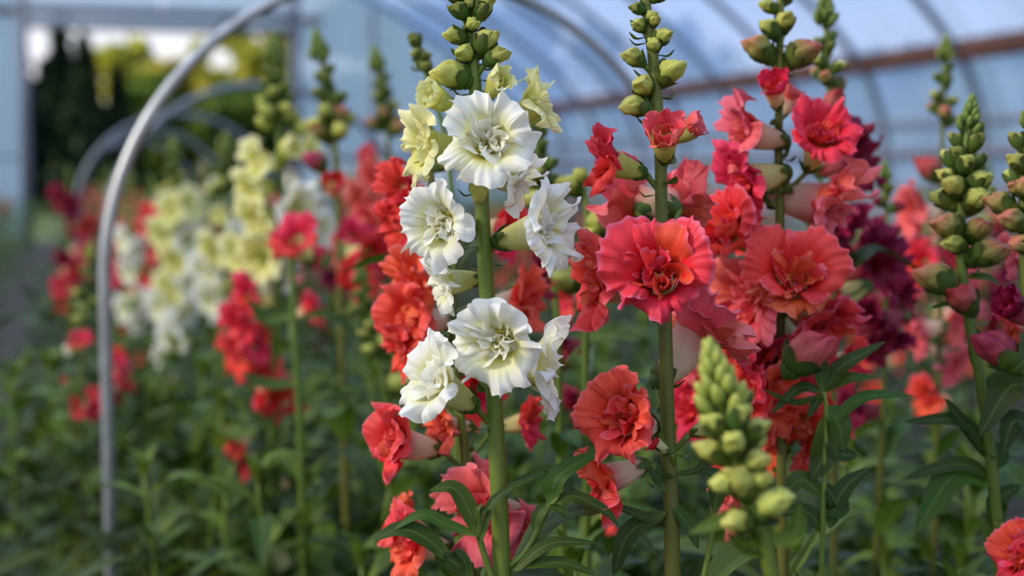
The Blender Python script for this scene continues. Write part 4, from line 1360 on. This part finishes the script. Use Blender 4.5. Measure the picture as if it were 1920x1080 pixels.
d = 1.32
p = Plant('pale yellow white snapdragon with tall green bud tip left of the olive ones', px_stem([(514, 106), (516, 170), (524, 260), (528, 340), (525, 480), (520, 700)], d), 0.0020, 0.0038)
p.spike(px_z(130, d), px_z(235, d), 14, 0.010, 0.020, ['dark', 'green', 'green'], R, tip=0.032)
for bx, by, ang, tw, L, k, v in [(538, 215, 60, .4, 44, 'green', 0), (500, 230, 130, .4, 44, 'green', 1), (565, 240, 40, .4, 40, 'green', 2), (500, 205, 120, .4, 40, 'green', 3)]:
    p.px_bud(k, bx, by, ang, tw, L, d, v, 0)
for k, fx, fy, ang, tw, wp, st, v, dd in [('green', 482, 300, 170, .5, 92, 'open', 0, 0), ('green', 545, 275, 40, .6, 80, 'half', 1, 0), ('green', 580, 280, 20, .4, 70, 'open', 1, .01), ('green', 470, 355, 190, .5, 96, 'open', 2, 0), ('white', 558, 390, 10, .7, 116, 'open', 3, 0), ('green', 480, 410, 200, .6, 96, 'open', 4, 0), ('green', 490, 480, 190, .7, 110, 'open', 5, 0),
                                          ('green', 445, 475, 190, .5, 96, 'open', 1, .02), ('white', 600, 430, 0, .4, 90, 'open', 2, .02), ('white', 520, 520, -20, .6, 90, 'open', 0, .02)]:
    p.px_flower(k, fx, fy, ang, tw, wp, d, st, v, 1, dd)

d = 1.28
p = Plant('coral red snapdragon low beneath the pale yellow one', px_stem([(520, 540), (515, 600), (512, 700), (508, 900)], d), 0.0018, 0.0034)
for k, fx, fy, ang, tw, wp, st, v, dd in [('red', 465, 555, 170, .5, 100, 'open', 2, 0), ('red', 450, 610, 185, .5, 100, 'open', 0, 0), ('coral', 445, 665, 190, .5, 100, 'open', 3, 0), ('red', 480, 640, 10, .5, 90, 'open', 5, 0), ('coral', 510, 740, -40, .6, 100, 'cup', 1, 0), ('coral', 490, 700, 90, .4, 90, 'open', 4, .01), ('red', 545, 770, -50, .3, 70, 'open', 2, 0),
                                          ('coral', 440, 830, 190, .6, 70, 'open', 3, 0), ('coral', 455, 865, 200, .4, 66, 'open', 1, 0), ('coral', 545, 900, 40, .3, 40, 'half', 1, 0)]:
    p.px_flower(k, fx, fy, ang, tw, wp, d, st, v, 1, dd)

d = 1.15
p = Plant('short green budded snapdragon spike left of the coral blooms', px_stem([(678, 525), (685, 580), (705, 650), (722, 740), (735, 900)], d), 0.0014, 0.003)
p.spike(px_z(545, d), px_z(680, d), 14, 0.009, 0.017, ['dark', 'green', 'green'], R, tip=0.022)
p.px_bud('green', 742, 718, 40, .3, 56, d, 0, 0)

d = 1.75
p = Plant('white snapdragon with blurred creamy blooms and a rosy bud beside it', px_stem([(424, 280), (424, 340), (420, 420), (415, 600), (412, 800)], d), 0.0020, 0.004)
p.spike(px_z(290, d), px_z(370, d), 10, 0.012, 0.022, ['dark', 'green'], R, tip=0.03)
for k, fx, fy, ang, tw, wp, st, v, dd in [('green', 412, 405, 140, .6, 64, 'half', 0, 0), ('green', 400, 470, 180, .6, 90, 'open', 2, 0), ('white', 440, 450, 20, .5, 80, 'open', 4, 0), ('white', 385, 510, 190, .6, 80, 'open', 0, 0), ('green', 430, 540, -10, .6, 80, 'open', 3, 0), ('red', 432, 470, 80, .4, 54, 'half', 2, -.05), ('white', 395, 560, 200, .6, 80, 'open', 1, 0)]:
    p.px_flower(k, fx, fy, ang, tw, wp, d, st, v, 1, dd)

d = 2.05
p = Plant('blurred white snapdragon column inside the nearest metal hoop', px_stem([(326, 285), (328, 340), (332, 450), (332, 600), (330, 800)], d), 0.0022, 0.004)
p.spike(px_z(300, d), px_z(370, d), 10, 0.013, 0.024, ['dark', 'green'], R, tip=0.034)
for i, (k, fx, fy, ang, tw, v) in enumerate([('green', 322, 395, 150, .6, 0), ('green', 350, 385, 30, .5, 1), ('green', 305, 440, 190, .6, 2), ('white', 350, 445, 0, .6, 3), ('green', 330, 490, 200, .7, 4), ('white', 355, 520, -20, .6, 5), ('green', 320, 540, 190, .6, 0), ('white', 300, 575, 190, .5, 1), ('white', 345, 585, -30, .6, 2), ('white', 325, 640, 180, .7, 3), ('white', 315, 675, 200, .6, 4)]):
    p.px_flower(k, fx, fy, ang, tw, 78, d, 'open', v, 1, 0)
d = 2.3
p = Plant('blurred red snapdragon between the white column and the hoop leg', px_stem([(285, 330), (283, 420), (282, 600)], d), 0.002, 0.004)
for i, (k, fx, fy, ang) in enumerate([('red', 280, 400, 120), ('red', 285, 470, 190), ('red', 275, 520, 180), ('red', 292, 545, 0), ('pink', 270, 430, 180)]):
    p.px_flower(k, fx, fy, ang, .5, 50, d, 'open', i, 1, 0)
d = 2.2
p = Plant('blurred white snapdragon low beside the hoop leg', px_stem([(245, 380), (243, 450), (240, 640)], d), 0.002, 0.004)
for i, (fx, fy, ang) in enumerate([(232, 450, 170), (250, 470, 0), (240, 510, 190), (255, 560, 0), (232, 580, 180), (258, 600, -20)]):
    p.px_flower('white', fx, fy, ang, .5, 56, d, 'open', i, 1, 0)
d = 2.6
p = Plant('blurred crimson snapdragon outside the leg of the nearest hoop', px_stem([(128, 310), (130, 380), (134, 500), (136, 640)], d), 0.002, 0.004)
for i, (k, fx, fy, ang) in enumerate([('crimson', 112, 370, 170), ('crimson', 128, 385, 20), ('crimson', 140, 425, 180), ('coral', 160, 420, 0), ('pink', 155, 470, 0), ('crimson', 122, 490, 190), ('coral', 138, 510, 0), ('red', 115, 540, 180), ('red', 120, 570, 190)]):
    p.px_flower(k, fx, fy, ang, .6, 52, d, 'open', i, 1, 0)
d = 1.5
p = Plant('yellowing spent snapdragon with few red blooms in front of the hoop leg', px_stem([(168, 480), (164, 560), (158, 640), (150, 760), (150, 900)], d), 0.0016, 0.003, mat=M_STEMB)
p.spike(px_z(490, d), px_z(610, d), 8, 0.012, 0.016, ['blush', 'green'], R, tip=0.02, tipkind='green')
for i, (k, fx, fy, ang, wp) in enumerate([('red', 150, 638, 100, 50), ('white', 128, 655, 190, 34), ('coral', 146, 765, 180, 50), ('red', 172, 765, 0, 50), ('red', 120, 712, 180, 24)]):
    p.px_flower(k, fx, fy, ang, .5, wp, d, 'open' if wp > 40 else 'half', i, 1, 0)
d = 1.7
p = Plant('rose red snapdragon low behind the hoop leg', px_stem([(212, 600), (214, 660), (218, 800)], d), 0.0016, 0.003)
for i, (k, fx, fy, ang) in enumerate([('red', 212, 670, 80), ('pink', 222, 705, -10), ('red', 226, 735, -30), ('red', 182, 750, 180)]):
    p.px_flower(k, fx, fy, ang, .5, 56, d, 'open', i, 1, 0)

# ------------------------------------------------------------------ leafy growth and the beds running down the tunnel
TAKEN = [tuple(o.location[:2]) for o in COL.objects if o.get('category') in ('snapdragon', 'plant')]


def shoot(x, y, H, n, L, rs, label, group):
    lx, ly = rs.uniform(-.05, .05), rs.uniform(-.04, .04)
    st = [Vector((x + lx, y + ly, H)), Vector((x + lx * .5, y + ly * .4, H * .6)), Vector((x, y, 0.0))]
    p = Plant(label, st, 0.0011, 0.0026, group, 'leafy_shoot', to_ground=False)
    p.leaves(H - 0.005, H - 0.26, n, L, rs, 0.35)
    for i in range(4):
        a = i * 1.6 + rs.uniform(0, 1)
        p.leaf(Vector(p.Q[0]) - Vector((0, 0, .003)), Vector((math.cos(a) * .5, math.sin(a) * .5, .8)), L * .5, i, mat=M_LEAFY)


S = random.Random(5)
cells = []
y = 0.66
while y < 2.35:
    x = -0.10
    while x < 0.60 + 0.28 * y * 0.5:
        cells.append((x + S.uniform(-.035, .035), y + S.uniform(-.035, .035)))
        x += 0.085
    y += 0.085
todo = []
for x, y in cells:
    fd = x * FWD.x + y * FWD.y
    px = 960 + FPX * (x * RIGHT.x + y * RIGHT.y) / fd
    if not (-60 < px < 1990) or fd < 0.60 or (px < 720 and fd < 0.98) or (px < 330 and fd < 1.40):
        continue
    H = S.uniform(.40, .50) + max(0, 1.1 - fd) * 0.10
    if px < 260 and S.random() < 0.25:
        continue
    todo.append((int((fd - 0.6) / 0.22), px, x, y, H))
RANKN = {}
todo.sort()
for rk, px, x, y, H in todo:
    RANKN[rk] = RANKN.get(rk, 0) + 1
    shoot(x, y, H, 17, S.uniform(.055, .082), S, 'leafy green shoot without bloom, %s from the left in the %s rank of undergrowth' % (ORD[RANKN[rk] - 1], ORD[rk]), 'leafy shoots in the bed undergrowth')


def foliage(name, x0, x1, y0, y1, n, h0, h1, L, seed, where):
    """dense leaf mass under the shoots, nobody could count it"""
    rs = np.random.RandomState(seed)
    C = np.stack([rs.uniform(x0, x1, n), y0 + (y1 - y0) * rs.rand(n) ** 1.5, rs.uniform(h0, h1, n)], 1)
    a = rs.rand(n) * 6.283
    e = rs.uniform(-.5, .9, n)
    D = np.stack([np.cos(a) * np.cos(e), np.sin(a) * np.cos(e), np.sin(e)], 1)
    Sd = np.cross(D, np.array([0, 0, 1.0]) + rs.normal(size=(n, 3)) * .35)
    Sd /= np.linalg.norm(Sd, axis=1)[:, None]
    Ln = (L * rs.uniform(.7, 1.3, n))[:, None]
    dz = np.array([0, 0, 1.0])
    parts = [C, C + D * Ln * .35 + Sd * Ln * .11, C + D * Ln * .38 - dz * Ln * .03, C + D * Ln * .35 - Sd * Ln * .11, C + D * Ln * .7 + Sd * Ln * .09 - dz * Ln * .06, C + D * Ln * .72 - dz * Ln * .1, C + D * Ln * .7 - Sd * Ln * .09 - dz * Ln * .06, C + D * Ln - dz * Ln * .22]
    V = np.stack(parts, 1).reshape(-1, 3)
    F = []
    for i in range(n):
        b = 8 * i
        F += [(b, b + 2, b + 1), (b, b + 3, b + 2), (b + 1, b + 2, b + 5, b + 4), (b + 2, b + 3, b + 6, b + 5), (b + 4, b + 5, b + 7), (b + 5, b + 6, b + 7)]
    uv = np.tile([[.5, 0], [0, .4], [.5, .4], [1, .4], [0, .7], [.5, .7], [1, .7], [.5, 1]], (n, 1)) * [1, .8] + np.repeat(rs.rand(n, 1) * [[0, .2]], 8, 0)
    o = link(name, Mb().add(V, F, uv).mesh(name, [M_LEAF]))
    o['kind'] = 'stuff'
    o['label'] = 'dense green leaves filling ' + where
    o['category'] = 'foliage'


foliage('foliage', -0.12, 0.95, 0.62, 2.6, 9000, 0.02, 0.40, 0.06, 1, 'the nearest part of the bed below the blooms')
foliage('foliage', -0.10, 0.70, 2.4, 15, 9000, 0.02, 0.48, 0.07, 2, 'the row running on under the far hoops')
foliage('foliage', -1.35, -0.36, 2.3, 15, 9000, 0.02, 0.50, 0.07, 3, 'the bed across the left aisle')
foliage('foliage', 1.25, 2.1, 1.0, 15, 9000, 0.02, 0.52, 0.07, 4, 'the bed across the right aisle')
foliage('foliage', 2.6, 3.5, 2.5, 15, 8000, 0.02, 0.52, 0.08, 5, 'the far bed by the right tunnel wall')

for o_, z_, n_, L_ in LEAFY_STEMS:
    o_.leaves(z_, 0.06, n_, L_, S)

NAMES = {'white': 'white', 'coral': 'coral', 'red': 'red', 'pink': 'pink', 'crimson': 'crimson', 'orange': 'orange', 'green': 'pale yellow'}


def far_plant(x, y, H, kind, rs, label, group):
    st = [Vector((x + rs.uniform(-.03, .03), y, H)), Vector((x, y, H * .6)), Vector((x, y, 0))]
    p = Plant(label, st, 0.0016, 0.0036, group, to_ground=False)
    fd = x * FWD.x + y * FWD.y
    p.spike(H - .01, H - .10, 6 if fd > 4 else 9, 0.009, 0.017, ['dark', 'green'], rs, small=True, tip=0.03)
    nf = 8 if fd < 4 else 6
    for i in range(nf):
        z = H - .11 - i * (0.17 / nf)
        q, r = p.on_stem(z)
        a = i * 2.399 + rs.uniform(-.4, .4)
        e = rs.uniform(-.1, .4)
        dv = Vector((math.cos(a) * math.cos(e), math.sin(a) * math.cos(e), math.sin(e)))
        p.flower(kind, frame_mat(q + dv * 0.010, dv, (0, 0, 1), rs.uniform(.85, 1.1)), var=rs.randrange(4), detail=0)
    if fd < 3.5:
        p.leaves(H - .30, H - .50, 8, .06, rs)


F_ = random.Random(21)
kinds = ['white', 'coral', 'red', 'pink', 'crimson', 'red', 'white', 'orange']
for bed, x0, x1, ya, yb, n, h0, h1 in (('row under the hoops', 0.04, 0.60, 2.5, 12.0, 46, .62, .74), ('bed across the left aisle', -1.30, -0.42, 2.6, 13.0, 30, .55, .70), ('bed across the right aisle', 1.30, 2.05, 1.7, 12.0, 46, .58, .72), ('far bed by the right wall', 2.65, 3.45, 3.0, 12.0, 22, .58, .72)):
    KN = {}
    for i in range(n):
        y = ya + (yb - ya) * ((i + F_.random()) / n) ** 1.35
        x = F_.uniform(x0, x1)
        k = F_.choice(kinds if 'right' not in bed else kinds[1:6])
        KN[k] = KN.get(k, 0) + 1
        far_plant(x, y, F_.uniform(h0, h1), k, F_, 'blurred ' + NAMES[k] + ' snapdragon, ' + ORD[KN[k] - 1] + ' of its colour along the ' + bed, NAMES[k] + ' snapdragons in the ' + bed)
